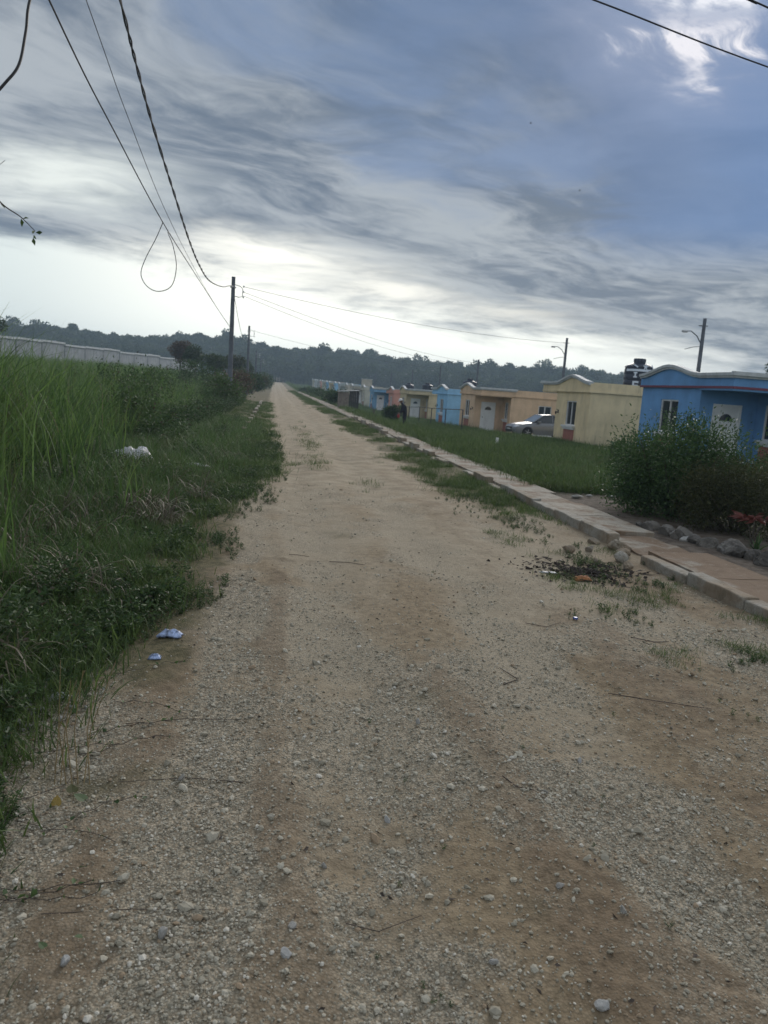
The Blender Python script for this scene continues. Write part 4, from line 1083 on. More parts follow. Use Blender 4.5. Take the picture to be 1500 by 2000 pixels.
# grey row beyond the left field
gA = np.array([-31.5, 92.0]); gB = np.array([-16.0, 172.0]); gd = gB - gA; gl = np.linalg.norm(gd); gd /= gl; gang = math.atan2(gd[1], gd[0]) - math.pi / 2
gl_lab = 'unpainted grey flat-roofed house in the long row beyond the tall grass'
gmeshes = None
nG = 13; pitch = gl / nG
for i in range(-2, nG):
    pos = gA + gd * pitch * i
    o = thing('grey_house', (pos[0], pos[1], 1.80), 'unpainted grey flat-roofed house, %s from the far end of the long row beyond the grass' % ['', 'second', 'third', 'fourth', 'fifth', 'sixth', 'seventh', 'eighth', 'ninth', 'tenth', 'eleventh', 'twelfth', 'thirteenth', 'fourteenth', 'fifteenth'][nG - 1 - i], 'house', 'unpainted grey houses beyond the left field', gang)
    if gmeshes is None:
        wb = MB(); D_ = 6.5; W_ = pitch - .25
        wb.box(-.15, 0, 0, W_, -1.8, 2.62)
        wb.box(-D_, -.151, 0, .15, -1.8, 2.62); wb.box(-D_, -.151, W_ - .15, W_, -1.8, 2.62); wb.box(-D_, -D_ + .15, .151, W_ - .151, -1.8, 2.62)
        a_ = wb.build('wall', MT['greyhouse'], o)
        b_ = MB().box(-D_ - .1, .12, -.08, W_ + .08, 2.622, 2.86).build('roof', MT['mould'], o)
        gmeshes = [(q.name, q.data) for q in (a_, b_)]
    else:
        for nm, me in gmeshes: link(nm, me, None, o)
    if i % 3 == 0:      # vent stub on some roofs
        MB().box(-3, -2.4, 2, 2.6, 2.862, 3.3).build('vent', MT['greyhouse'], o)
    o.location.z += 0.10 * ((i * 7) % 3)
    if i == nG - 1:
        MB().box(.004, .05, W_ * .58, W_ * .58 + 1.3, .9, 2.1).build('window', MT['glass'], o)
    if i == nG - 1: o['label'] = 'last grey house of the left row, its small dark window showing'

# ------------------------------------------------------------------ water tanks
def tank(x, y, z, r, h, label, marks=False):
    o = thing('water_tank', (x, y, z), label, 'water tank')
    b_ = MB(); prof = [(r * .98, 0)]
    for k in range(4):
        z0 = h * (.05 + k * .2); prof += [(r, z0), (r, z0 + h * .13), (r * .965, z0 + h * .155), (r * .965, z0 + h * .175)]
    prof += [(r, h * .86), (r * .93, h * .90), (r * .45, h * 1.0)]
    b_.lathe(prof, 28); b_.build('body', MT['tank'], o, smooth=True)
    MB().lathe([(r * .42, h * .985), (r * .44, h * 1.12), (r * .40, h * 1.15), (.02, h * 1.16)], 20).build('lid', MT['tank'], o, smooth=True)
    if marks:
        rr = r * 1.006
        def wrap(pts2, name, a0, z0):      # flat print laid on the curved side
            for poly in pts2:
                m_ = MB(); n = len(poly)
                m_.add([((rr + .012) * math.sin(a0 + u / rr), -(rr + .012) * math.cos(a0 + u / rr), z0 + v) for u, v in poly], [tuple(range(n))])
                yield m_
        def bars(polys, name, a0, z0):
            big = MB()
            for m_ in wrap(polys, name, a0, z0): big.add(m_.v, m_.f)
            big.build(name, MT['tank_mark'], o)
        def rect(u0, u1, v0, v1, nseg=6):
            return [[(u0 + (u1 - u0) * k / nseg, v0), (u0 + (u1 - u0) * (k + 1) / nseg, v0), (u0 + (u1 - u0) * (k + 1) / nseg, v1), (u0 + (u1 - u0) * k / nseg, v1)] for k in range(nseg)]
        def glyph(ch, s, w_=.16):
            t_ = w_ * s; W_ = .62 * s; q = []
            if ch == 'I': q += rect(0, W_, s - t_, s, 3) + rect(W_ / 2 - t_ / 2, W_ / 2 + t_ / 2, t_, s - t_, 1) + rect(0, W_, 0, t_, 3)
            if ch == 'T': q += rect(0, W_, s - t_, s, 3) + rect(W_ / 2 - t_ / 2, W_ / 2 + t_ / 2, 0, s - t_, 1)
            if ch in 'S5':
                q += rect(0, W_, s - t_, s, 3) + rect(0, t_, s / 2 + t_ / 2, s - t_, 1) + rect(0, W_, s / 2 - t_ / 2, s / 2 + t_ / 2, 3) + rect(W_ - t_, W_, t_, s / 2 - t_ / 2, 1) + rect(0, W_, 0, t_, 3)
            return q
        bars(rect(-1.0, 1.0, 0, .11, 20), 'white_band', 0.0, h * .71)
        bars(glyph('I', .28, .26), 'letter_mark', -.78, h * .50); bars(glyph('5', .46, .2), 'letter_mark', -.80, h * .08)
        bars(glyph('T', .30, .26), 'letter_mark', .22, h * .44); bars(rect(0, .5, 0, .06, 6), 'white_band', .18, h * .60); bars(glyph('S', .46, .2), 'letter_mark', .32, h * .02)
        # five-pointed star on the shoulder
        st = [(.16 * (1 if k % 2 == 0 else .42) * math.sin(k * math.pi / 5), .19 * (1 if k % 2 == 0 else .42) * math.cos(k * math.pi / 5)) for k in range(10)]
        tri = [[(0, 0), st[k], st[(k + 1) % 10]] for k in range(10)]
        bars(tri, 'star_mark', 0.0, h * .87)
        bars([[(-.62, .10), (-.56, .14), (-.34, .0), (-.40, -.04)]], 'stripe_mark', 0, h * .86); bars([[(.62, -.04), (.56, -.08), (.34, .10), (.40, .14)]], 'stripe_mark', 0, h * .86)
    return o
tk = tank(18.35, 37.6, hb(34.95) + 2.842, .70, 1.50, 'black water tank with white star and lettering on the yellow house roof', True)
tank(17.6, 69.0, hb(65.2) + 2.842, .62, 1.2, 'plain black water tank on the light blue house roof')
tank(17.5, 88.0, hb(84.2) + 2.842, .62, 1.0, 'low black water tank on the straw-yellow house roof')
tank(17.2, 98.6, hb(95.3) + 2.842, .62, 1.1, 'black water tank on the coral red house roof')
tank(17.4, 147.6, hb(144) + 2.842, .75, 1.3, 'distant black water tank on the beige house roof')
vp = MB().tube([(19.2, 37.6, hb(34.95) + 4.0), (19.85, 37.6, hb(34.95) + 3.98), (19.85, 37.6, hb(34.95) + 2.842)], .014, 6).build('water_pipe', MT['galv']); tag(vp, 'thin pipe bent down from the lettered water tank to the roof', 'pipe')
ah = thing('roof_hut', (15.6, 151.5, hb(144) + 2.5), 'small beige block room standing on top of the far beige house', 'hut')
# rests at the back edge of the beige house roof
ah.location = (17.2, 145.0, hb(144) + 2.842)
MB().box(-.9, .9, -.9, .9, 0, 1.6).build('wall', paint['beige'], ah); MB().box(-1, 1, -1, 1, 1.602, 1.72).build('roof', MT['mould'], ah)

# ------------------------------------------------------------------ poles and cables
def left_pole(x, y, h, label):
    z = H1(x, y); o = thing('utility_pole', (x, y, z), label, 'utility pole', 'poles along the left side of the road')
    MB().tube([(0, 0, -.4), (0.0, 0, h * .5), (0.0, 0, h)], [.145, .125, .10], 12).build('shaft', MT['pole'], o, smooth=True)
    MB().tube([(0, 0, h), (0, 0, h + .05)], [.108, .108], 12).build('cap', MT['pole'], o, smooth=True)
    br = MB(); br.tube([(.09, 0, h - .35), (.38, 0, h - .42), (.52, 0, h - .55), (.50, 0, h - .95), (.30, 0, h - 1.0), (.1, 0, h - .96)], .022, 6)
    br.build('bracket', MT['galv'], o, smooth=True)
    for dz in (.42, .70, .98):
        MB().lathe([(.03, -.05), (.055, -.03), (.03, 0), (.055, .03), (.03, .05)], 10, (.56, 0, h - dz)).build('insulator', MT['white'], o, smooth=True)
    MB().lathe([(.16, -.03), (.165, 0), (.16, .03)], 12, (0, 0, h - .5)).build('clamp', MT['galv'], o)
    return o
left_pole(-2.42, 44.0, 6.95, 'nearest dark pole on the left verge, a bracket at its top')
left_pole(-2.75, 82.0, 7.0, 'second dark pole along the left verge')
left_pole(-3.0, 128.0, 6.3, 'third dark pole along the left verge, against the hill')
left_pole(-2.9, 168.0, 6.3, 'farthest dark pole on the left verge')
def right_pole(x, y, ztop, label, bz=None):
    bz = H1(x, y) if bz is None else bz; h = ztop - bz
    o = thing('street_pole', (x, y, bz), label, 'utility pole', 'poles behind the painted houses')
    MB().tube([(0, 0, -.3), (0, 0, h)], [.15, .095], 10).build('shaft', MT['pole'], o, smooth=True)
    MB().tube([(-.02, -.02, h - .42), (-.32, 0, h - .42), (.22, 0, h - .40)], .03, 6).build('crossarm', MT['pole'], o)
    MB().tube([(0, 0, h - 1.5), (-.35, 0, h - 1.0), (-.75, 0, h - .75), (-1.05, 0, h - .78)], [.03, .03, .028, .025], 6).build('lamp_arm', MT['pole'], o, smooth=True)
    MB().box(-1.28, -.98, -.08, .08, h - .86, h - .74).build('lamp_head', MT['galv'], o, bevel=.02)
    MB().tube([(0, 0, h - 1.55), (-.5, 0, h - 1.62), (-1.0, 0, h - 1.78)], .018, 5).build('brace', MT['pole'], o)
    return o
right_pole(24.0, 41.8, 6.85, 'street pole with lamp arm right above the blue house')
right_pole(24.0, 62.8, 6.9, 'street pole with lamp arm between the peach and yellow house roofs')
right_pole(24.0, 90.8, 5.9, 'street pole with small lamp arm against the sky behind the light blue house')
right_pole(24.0, 112.0, 5.6, 'pale street pole rising behind the straw-yellow house')
right_pole(24.0, 135.0, 5.3, 'thin street pole behind the coral red house')
right_pole(24.0, 160.0, 5.2, 'thin far street pole behind the azure house')
right_pole(24.0, 186.0, 5.2, 'thin far street pole behind the beige houses')
def catmull(pts, n=8):
    pts = [Vector(p) for p in pts]; out = []
    for i in range(len(pts) - 1):
        p0 = pts[max(i - 1, 0)]; p1 = pts[i]; p2 = pts[i + 1]; p3 = pts[min(i + 2, len(pts) - 1)]
        for k in range(n):
            t_ = k / n
            out.append(0.5 * ((2 * p1) + (-p0 + p2) * t_ + (2 * p0 - 5 * p1 + 4 * p2 - p3) * t_ ** 2 + (-p0 + 3 * p1 - 3 * p2 + p3) * t_ ** 3))
    return out + [pts[-1]]
def cable(name, pts, r, label, group=None, twist=False, n=8):
    P_ = catmull(pts, n); b_ = MB()
    if twist:
        # two strands wound round each other
        acc = 0; Q = [[], []]
        dense = []
        for i in range(len(P_) - 1):
            m_ = max(2, int((P_[i + 1] - P_[i]).length / 0.12))
            dense += [P_[i].lerp(P_[i + 1], k / m_) for k in range(m_)]
        for i, p_ in enumerate(dense):
            a = i * 0.62
            for s_i in range(2):
                Q[s_i].append(p_ + Vector((math.cos(a + s_i * math.pi), 0, math.sin(a + s_i * math.pi))) * r * 1.1)
        for q in Q: b_.tube(q, r, 5)
    else: b_.tube(P_, r, 6)
    o = b_.build(name, MT['wire'], None, smooth=True); tag(o, label, 'cable', group); return o
zt = H1(-2.42, 44) + 6.95
cable('service_cable', [(-2.0, 1.5, 7.6), (-2.1, 7.0, 7.1), (-2.35, 12.1, 6.73), (-2.35, 13.4, 6.39), (-2.35, 15.1, 6.03), (-2.35, 17.8, 5.63), (-2.35, 21.5, 5.12), (-2.35, 24.6, 4.90), (-2.35, 28.2, 4.93), (-2.36, 34.7, 5.5), (-2.38, 39.5, 6.1), (-2.40, 43.86, zt - .45)],   .0135, 'thick twisted black cable sagging to the top of the first pole', twist=True)
cable('telephone_cable', [(-2.2, 1.5, 5.9), (-2.3, 8.5, 5.11), (-2.3, 11.8, 4.84), (-2.3, 16.4, 4.58), (-2.3, 22.5, 4.45), (-2.3, 31, 4.30), (-2.33, 43.86, 4.17)], .010, 'straight black cable running to halfway up the first pole')
cable('thin_cable', [(-2.2, 1.5, 6.9), (-2.35, 10.2, 5.85), (-2.35, 12.8, 5.42), (-2.35, 17.5, 4.9), (-2.35, 26.3, 4.5), (-2.35, 35, 4.32), (-2.36, 43.86, 4.3)], .0055, 'thinnest cable between the twisted and the straight one')
cable('cable_loop', [(-2.30, 16.3, 4.575), (-2.42, 16.25, 4.25), (-2.60, 16.2, 3.85), (-2.68, 16.2, 3.55), (-2.56, 16.2, 3.33), (-2.34, 16.2, 3.25), (-2.10, 16.25, 3.38), (-2.02, 16.3, 3.75), (-2.10, 16.4, 4.15), (-2.24, 16.6, 4.45), (-2.30, 17.4, 4.56)], .008, 'spare loop of black cable hanging below the straight cable')
cable('hanging_cable', [(-2.0, 7.9, 5.6), (-2.2, 7.6, 4.8), (-2.24, 7.55, 4.46), (-2.28, 7.5, 4.18), (-2.36, 7.42, 4.00), (-2.48, 7.4, 3.86), (-2.65, 7.5, 3.86), (-2.9, 7.6, 4.0), (-3.1, 7.8, 4.6)], .012, 'thick cable hanging in a bow at the upper left corner')
def drop(p, q, sag, r, label, group):
    p = Vector(p); q = Vector(q)
    pts = [p.lerp(q, k / 8) - Vector((0, 0, sag * 4 * (k / 8) * (1 - k / 8))) for k in range(9)]
    return cable('house_cable', pts, r, label, group, n=3)
drop((-1.88, 44, zt - .42), (23.7, 62.8, 6.48), 0.45, .011, 'cable crossing from the first pole to the pole behind the yellow house', 'cables crossing the street')
drop((-1.88, 44, zt - .70), (23.7, 90.8, 5.48), 0.55, .011, 'cable crossing from the first pole towards the third street pole', 'cables crossing the street')
drop((-1.88, 44, zt - .9), (23.8, 90.8, 5.3), 0.85, .010, 'lowest cable crossing from the first pole towards the third street pole', 'cables crossing the street')
drop((-2.2, 82, 6.6), (23.8, 112, 5.2), 0.5, .012, 'cable crossing from the second pole to the far side', 'cables crossing the street')
cable('service_cable', [(-2.38, 44.15, zt - .8), (-2.4, 52, 5.2), (-2.5, 62, 4.75), (-2.6, 73, 5.35), (-2.72, 81.86, 6.6)], .014, 'cable sagging from the first pole to the second pole')
cable('overhead_cable', [(-2.0, 9.6, 7.62), (0.6, 10.4, 7.36), (4.05, 11.0, 7.09), (7.38, 12.0, 7.01), (14, 14.0, 7.05), (24, 17, 7.3)], .011, 'black cable crossing high at the upper right')
cable('overhead_cable', [(1.0, 9.6, 7.75), (3.68, 9.8, 7.26), (5.78, 10.0, 6.86), (6.04, 10.0, 6.81), (10, 10.3, 6.05), (24, 11.5, 5.2)], .011, 'short bit of thick cable in the upper right corner')

# ------------------------------------------------------------------ silver saloon car beside the peach house
def car(loc, rz, paintm, label, name='parked_car'):
    o = thing(name, loc, label, 'car', None, rz)
    # body: lofted cross sections along x (nose at -x), y across
    st = [  # x, half width at sill, half width at belt, z bottom, z belt, z top of body, half width top
        (-2.22, .55, .60, .34, .50, .56, .50), (-2.14, .74, .78, .24, .56, .66, .66), (-1.90, .82, .85, .20, .62, .78, .70), (-1.45, .84, .87, .19, .68, .86, .74), (-.85, .85, .88, .19, .74, .94, .76),
        (-.3, .85, .88, .19, .78, .95, .78), (.5, .85, .88, .19, .80, .96, .78), (1.2, .85, .88, .20, .82, .98, .78), (1.75, .83, .86, .22, .82, 1.00, .76), (2.1, .78, .80, .28, .78, .96, .70), (2.2, .66, .68, .36, .70, .86, .60)]
    V = []; Fs = []
    def arch(x, z):    # lift the sill over the wheels
        for cxw in (-1.33, 1.32):
            d = abs(x - cxw)
            if d < .36: z = max(z, .30 + math.sqrt(max(0, .36 ** 2 - d * d)))
        return z
    xs = sorted(set([s[0] for s in st] + [c_ + d for c_ in (-1.33, 1.32) for d in (-.37, -.35, -.27, -.14, 0, .14, .27, .35, .37)]))
    cols = list(zip(*st))
    for x in xs:
        hs, hb_, zb, zl, zt_, ht = [float(np.interp(x, cols[0], c_)) for c_ in cols[1:]]
        za = arch(x, zb)
        ring = [(x, -hs, za), (x, -hb_, max(za + .02, (zb + zl) / 2)), (x, -hb_ * .985, zl), (x, -ht, zt_ - .02), (x, -ht * .6, zt_ + .015), (x, 0, zt_ + .025), (x, ht * .6, zt_ + .015), (x, ht, zt_ - .02), (x, hb_ * .985, zl), (x, hb_, max(za + .02, (zb + zl) / 2)), (x, hs, za)]
        V += ring
    n = 11
    for i in range(len(xs) - 1):
        for j in range(n - 1): a = i * n + j; Fs.append((a, a + 1, a + 1 + n, a + n))
    Fs.append(tuple(range(n))); e = (len(xs) - 1) * n; Fs.append(tuple(e + j for j in range(n))[::-1])
    b_ = MB(); b_.add(V, Fs); body = b_.build('body', paintm, o, smooth=True)
    # cabin: roof skin and pillars, glass as own parts
    prof = [(-.95, .95), (-.25, 1.40), (.35, 1.45), (1.0, 1.40), (1.75, 1.00)]
    rw = [.72, .60, .60, .58, .68]
    rf = MB()
    rf.add([(prof[1][0], -rw[1], prof[1][1]), (prof[2][0], -rw[2], prof[2][1]), (prof[3][0], -rw[3], prof[3][1]), (prof[3][0], rw[3], prof[3][1]), (prof[2][0], rw[2], prof[2][1]), (prof[1][0], rw[1], prof[1][1]),
            (prof[1][0], 0, prof[1][1] + .03), (prof[2][0], 0, prof[2][1] + .03), (prof[3][0], 0, prof[3][1] + .03)],
           [(0, 1, 7, 6), (1, 2, 8, 7), (6, 7, 4, 5), (7, 8, 3, 4)])
    rf.build('roof_panel', paintm, o, smooth=True)
    for sgn in (-1, 1):
        pl = MB()
        for a, c_ in ((0, 1), (3, 4)):
            pl.tube([(prof[a][0], sgn * rw[a], prof[a][1]), (prof[c_][0], sgn * rw[c_], prof[c_][1])], .035, 6)
        pl.tube([(.35, sgn * .78, .94), (.35, sgn * rw[2], 1.44)], .03, 6)
        pl.tube([(prof[1][0], sgn * rw[1], prof[1][1]), (prof[2][0], sgn * rw[2], prof[2][1]), (prof[3][0], sgn * rw[3], prof[3][1])], .03, 6)
        pl.build('pillar', paintm, o, smooth=True)
        gl_ = MB(); gl_.add([(-.88, sgn * .755, .95), (.34, sgn * .765, .95), (.34, sgn * .605, 1.42), (-.24, sgn * .615, 1.39)], [(0, 1, 2, 3)]); gl_.build('side_window', MT['glass'], o)
        gl_ = MB(); gl_.add([(.36, sgn * .765, .95), (1.66, sgn * .72, .99), (1.0, sgn * .60, 1.38), (.36, sgn * .605, 1.42)], [(0, 1, 2, 3)]); gl_.build('side_window', MT['glass'], o)
        MB().box(-.72, -.52, sgn * .88 - .09, sgn * .88 + .09, .92, 1.04).build('mirror', paintm, o, bevel=.03)
        hl = MB(); hl.add([(-2.175, sgn * .48, .58), (-2.13, sgn * .80, .62), (-1.88, sgn * .865, .68), (-1.98, sgn * .72, .755), (-2.16, sgn * .50, .66)], [(0, 1, 2, 3, 4)]); hl.build('headlight', MT['headlight'], o)
        MB().box(2.12, 2.19, sgn * .62 - .13, sgn * .62 + .13, .68, .84).build('tail_light', MT['red_band'], o)
    ws = MB(); ws.add([(-.95, -.72, .97), (-.95, .72, .97), (-.25, .58, 1.405), (-.25, -.58, 1.405)], [(0, 1, 2, 3)]); ws.build('windscreen', MT['screen'], o)
    ws = MB(); ws.add([(1.72, -.67, 1.01), (1.72, .67, 1.01), (1.0, .56, 1.405), (1.0, -.56, 1.405)], [(3, 2, 1, 0)]); ws.build('rear_window', MT['glass'], o)
    MB().box(-2.245, -2.20, -.42, .42, .52, .60).build('grille', MT['dark'], o); MB().box(-2.25, -2.16, -.50, .50, .30, .42).build('air_intake', MT['dark'], o)
    MB().box(-2.26, -2.20, -.19, .19, .44, .51).build('number_plate', MT['white'], o)
    for cxw in (-1.33, 1.32):
        for sgn in (-1, 1):
            wh = link('wheel', None, None, o); wh.location = (cxw, sgn * .76, .315); wh.rotation_euler = (R(90), 0, 0)
            MB().lathe([(.19, -.10), (.30, -.10), (.315, -.06), (.315, .06), (.30, .10), (.19, .10)], 22).build('tyre', MT['rubber'], wh, smooth=True)
            rb = MB(); rb.lathe([(.19, -.08), (.20, .06), (.06, .05)], 18)
            for q in range(5):
                a = q * 1.2566; rb.tube([(0, 0, -sgn * .085), (math.cos(a) * .19, math.sin(a) * .19, -sgn * .085)], .026, 5)
            rb.build('rim', MT['galv'], wh)
    return o
MT['headlight'] = mat_glass('headlight_glass', (0.5, 0.52, 0.55)); MT['screen'] = mat_glass('windscreen_glass', (0.16, 0.19, 0.22))
MT['silver'] = mat_plain('silver_paint', (0.17, 0.18, 0.195), 0.3, 0.03, metal=0.35, spec=0.5)
MT['grey_paint'] = mat_plain('dark_paint', (0.12, 0.14, 0.17), 0.35, 0.05, metal=0.2)
car((16.9, 47.0, -0.695), 0.10, MT['silver'], 'silver saloon car parked between the yellow and peach houses')
car((7.7, 190.0, H1(7.7, 190) + .02), 0.35, MT['grey_paint'], 'grey car parked far off beside the road\'s right edge')

# ------------------------------------------------------------------ person standing in the lot
def person(loc, rz):
    o = thing('person', loc, 'person in dark clothes and pale cap stooping over the grass, something red in hand', 'person', None, rz)
    V = [(0, 0, .90), (0, .03, 1.08), (-.04, .02, 1.26), (-.12, 0, 1.40), (-.20, 0, 1.47), (-.24, 0, 1.53),        # 0 pelvis .. 5 head base
         (-.01, .09, .84), (.0, .10, .47), (.03, .10, .08), (-.12, .10, .04),                                      # left leg 6-9
         (-.01, -.09, .84), (-.05, -.11, .47), (-.01, -.11, .08), (-.16, -.11, .04),                               # right leg 10-13
         (-.12, .17, 1.38), (-.14, .21, 1.12), (-.28, .15, .93),                                                  # left arm 14-16
         (-.12, -.17, 1.38), (-.16, -.20, 1.12), (-.32, -.12, .95)]                                               # right arm 17-19
    Rr = [(.135, .155), (.12, .15), (.13, .17), (.10, .16), (.055, .055), (.05, .05), (.095, .095), (.068, .068), (.045, .045), (.04, .045), (.095, .095), (.068, .068), (.045, .045), (.04, .045),
          (.058, .058), (.045, .045), (.032, .032), (.058, .058), (.045, .045), (.032, .032)]
    E = [(0, 1), (1, 2), (2, 3), (3, 4), (4, 5), (0, 6), (6, 7), (7, 8), (8, 9), (0, 10), (10, 11), (11, 12), (12, 13), (3, 14), (14, 15), (15, 16), (3, 17), (17, 18), (18, 19)]
    me = bpy.data.meshes.new('body'); me.from_pydata(V, E, []); me.update()
    b_ = link('body', me, MT['cloth_dark'], o)
    sk = b_.modifiers.new('skin', 'SKIN'); sv = me.skin_vertices[0].data
    for i, q in enumerate(Rr): sv[i].radius = q
    sv[0].use_root = True
    ss = b_.modifiers.new('sub', 'SUBSURF'); ss.levels = 2; ss.render_levels = 2
    # head with face features
    hd = MB(); prof = []
    for k in range(11):
        a = math.pi * k / 10; prof.append((max(.003, .088 * math.sin(a) * (1 if k < 6 else .92)), .125 * -math.cos(a)))
    hd.lathe(prof, 18, (0, 0, 0))
    head = hd.build('head', MT['skin'], o, smooth=True); head.location = (-.275, 0, 1.60); head.rotation_euler = (0, R(-28), 0)
    MB().tube([(-.085, 0, .01), (-.115, 0, -.02), (-.088, 0, -.03)], [.008, .014, .01], 6).build('nose', MT['skin'], head, smooth=True)
    MB().box(-.088, -.078, -.028, .028, -.062, -.052).build('mouth', MT['red_band'], head)
    for sgn in (-1, 1):
        MB().lathe([(.002, -.011), (.011, 0), (.002, .011)], 8, (-.080, sgn * .032, .015)).build('eye', MT['dark'], head)
        MB().lathe([(.006, -.03), (.016, 0), (.006, .03)], 8, (0, sgn * .088, .0)).build('ear', MT['skin'], head, smooth=True)
    cp = MB(); cp.lathe([(.097, .02), (.099, .06), (.085, .105), (.04, .138), (.004, .142)], 18); cp.add([(-.09, -.07, .03), (-.09, .07, .03), (-.17, .045, .015), (-.17, -.045, .015)], [(0, 1, 2, 3)])
    cp.build('cap', MT['white'], head, smooth=True)
    # hands with fingers curled round what is held
    for sgn, (hx, hy, hz) in ((1, V[16]), (-1, V[19])):
        h_ = MB(); h_.tube([(0, 0, .02), (-.03, 0, -.02), (-.06, 0, -.05)], [.026, .036, .03], 8)
        for f in range(4):
            fy_ = (f - 1.5) * .018; fl_ = [.055, .066, .062, .048][f]
            h_.tube([(-.055, fy_, -.045), (-.055 - fl_ * .6, fy_, -.06), (-.05 - fl_ * .75, fy_, -.06 - fl_ * .5)], [.009, .008, .006], 5)
        h_.tube([(-.02, -sgn * .025, -.015), (-.05, -sgn * .05, -.03), (-.075, -sgn * .045, -.05)], [.011, .009, .007], 5)
        hh = h_.build('hand', MT['skin'], o, smooth=True); hh.location = (hx, hy, hz)
    sh = MB(); sh.tube([(.02, .10, -.0), (-.0, .10, .05)], .05, 8)
    return o
MT['cloth_dark'] = mat_plain('dark_cloth', (0.014, 0.016, 0.026), 0.9, 0.2, scale=12); MT['skin'] = mat_plain('skin', (0.16, 0.09, 0.06), 0.6, 0.05)
MT['red_cloth'] = mat_plain('red_cloth', (0.30, 0.04, 0.04), 0.8, 0.15)
px0, py0 = 6.95, 40.5
person((px0, py0, H1(px0, py0) - .02), 0.1)
bag = MB(); bag.lathe([(.02, 0), (.10, .03), (.13, .14), (.10, .24), (.03, .28)], 12); bo = bag.build('red_bag', MT['red_cloth'], None, smooth=True); bo.location = (px0 - .37, py0 - .16, H1(px0, py0) + .68)
bo.scale = (.6, .5, .75); tag(bo, 'small red bag held by the person in the lot', 'bag')

# ------------------------------------------------------------------ shed, fence, post and oddments in the lots
sx, sy = 5.75, 60.0; sz = H1(sx, sy) - .1
o = thing('wooden_shed', (sx, sy, sz), 'small plank shed, pale front and dark side, standing in the weedy lot', 'shed')
for k in range(5): MB().box(-.68 + k * .15, -.545 + k * .15, -.02, .02, 0, 1.5 + .02 * (k % 2)).build('plank', MT['wood'], o)
for k in range(5): MB().box(.09 + k * .14, .215 + k * .14, .02, .06, 0, 1.62 + .03 * (k % 3)).build('plank', MT['wood_dark'], o)  # right-hand planks in a darker tone than the left
MB().box(-.70, -.66, .03, 1.3, 0, 1.5).build('side_wall', MT['wood'], o); MB().box(.80, .84, .07, 1.3, 0, 1.6).build('side_wall', MT['wood_dark'], o)
MB().prism([(-.8, 1.52), (.9, 1.68), (.9, 1.73), (-.8, 1.57)], 'y', -.15, 1.45).build('roof', MT['galv'], o)
fo = thing('rail_fence', (12.2, 48, 0), 'thin rail fence crossing in front of the light blue and straw-yellow houses', 'fence')
fp_ = [(12.2, yv_, H1(12.2, yv_)) for yv_ in (49, 54, 59, 64, 69, 74, 79, 84)]
rl = MB(); rl.tube([(x - 12.2, y - 48, z + (1.42 if y < 60 else 1.42 - .012 * (y - 60))) for x, y, z in fp_], .032, 6); rl.build('rail', MT['dark'], fo)
for x, y, z in fp_: MB().box(-.03, .03, y - 48 - .03, y - 48 + .03, z - .1, z + 1.40).build('post', MT['wood_dark'], fo)
wp = MB().box(-.055, .055, -.03, .03, 0, .34).build('marker_post', MT['white'], None, bevel=.01); wp.location = (9.1, 30.4, H1(9.1, 30.4)); tag(wp, 'short white marker post standing in the lawn before the car', 'post')
st_ = thing('bare_sapling', (7.9, 60.5, H1(7.9, 60.5)), 'leafless brown sapling beside the small shed', 'sapling')
tb = MB(); tb.tube([(0, 0, 0), (.02, 0, .6), (0, 0, 1.0)], [.09, .07, .03], 7)
for a in range(5): tb.tube([(0, 0, .5 + a * .1), (math.cos(a * 2.1) * .3, .1, .8 + a * .12)], [.03, .01], 5)
tb.build('trunk', MT['bark'], st_, smooth=True)
sk_ = link('garden_sack', stone_mesh('garden_sack', 2, .08, .5, 4), MT['plastic'], None, (5.55, 72.0, H1(5.55, 72) + .12)); sk_.scale = (.8, .5, .3); tag(sk_, 'small white sack in the grass left of the shed', 'sack')

# ------------------------------------------------------------------ litter and small things near the camera
def crumpled(name, x, y, sx_, sy_, sz_, mat, label, cat, seed, zf=None, rz=0):
    r = np.random.default_rng(seed); n = 12; gx, gy = np.meshgrid(np.linspace(-.5, .5, n), np.linspace(-.5, .5, n))
    gz = vnoise(gx, gy, 3.5, seed, 3, .7) * (1 - (2 * gx) ** 4 * .6) * (1 - (2 * gy) ** 4 * .6)
    gx = gx + (vnoise(gx, gy, 4, seed + 1) - .5) * .3; gy = gy + (vnoise(gx, gy, 4, seed + 2) - .5) * .3
    V = np.stack([gx.ravel() * sx_, gy.ravel() * sy_, gz.ravel() * sz_], 1); V2 = V.copy(); V2[:, 2] = V[:, 2] * .4 - .004
    i = np.arange(n - 1)[None, :] + n * np.arange(n - 1)[:, None]
    Fq = np.stack([i.ravel(), (i + 1).ravel(), (i + 1 + n).ravel(), (i + n).ravel()], 1)
    k = n * n
    rim = list(range(n)) + [q * n + n - 1 for q in range(1, n)] + [(n - 1) * n + q for q in range(n - 2, -1, -1)] + [q * n for q in range(n - 2, 0, -1)]
    Rm = np.array([(rim[(q + 1) % len(rim)], rim[q], rim[q] + k, rim[(q + 1) % len(rim)] + k) for q in range(len(rim))])
    me = np_mesh(name, np.concatenate([V, V2]), np.concatenate([Fq, Fq[:, ::-1] + k, Rm]), False)
    o = link(name, me, mat); z = float(road_h(np.array([x]), np.array([y]))[0]) if zf is None else zf
    o.location = (x, y, z + .006); o.rotation_euler = (0, 0, rz); tag(o, label, cat); return o
crumpled('plastic_bag', -2.28, 13.2,   .66, .5, .36, MT['plastic'], 'white plastic bag lying at the foot of the tall grass', 'bag', 1, zf=H1(-2.28, 13.2) + .10, rz=-.4)
crumpled('plastic_scrap', -1.30, 13.6, .50, .16, .07, MT['plastic'], 'long flat white scrap in the grass near the road', 'litter', 2, zf=.11)
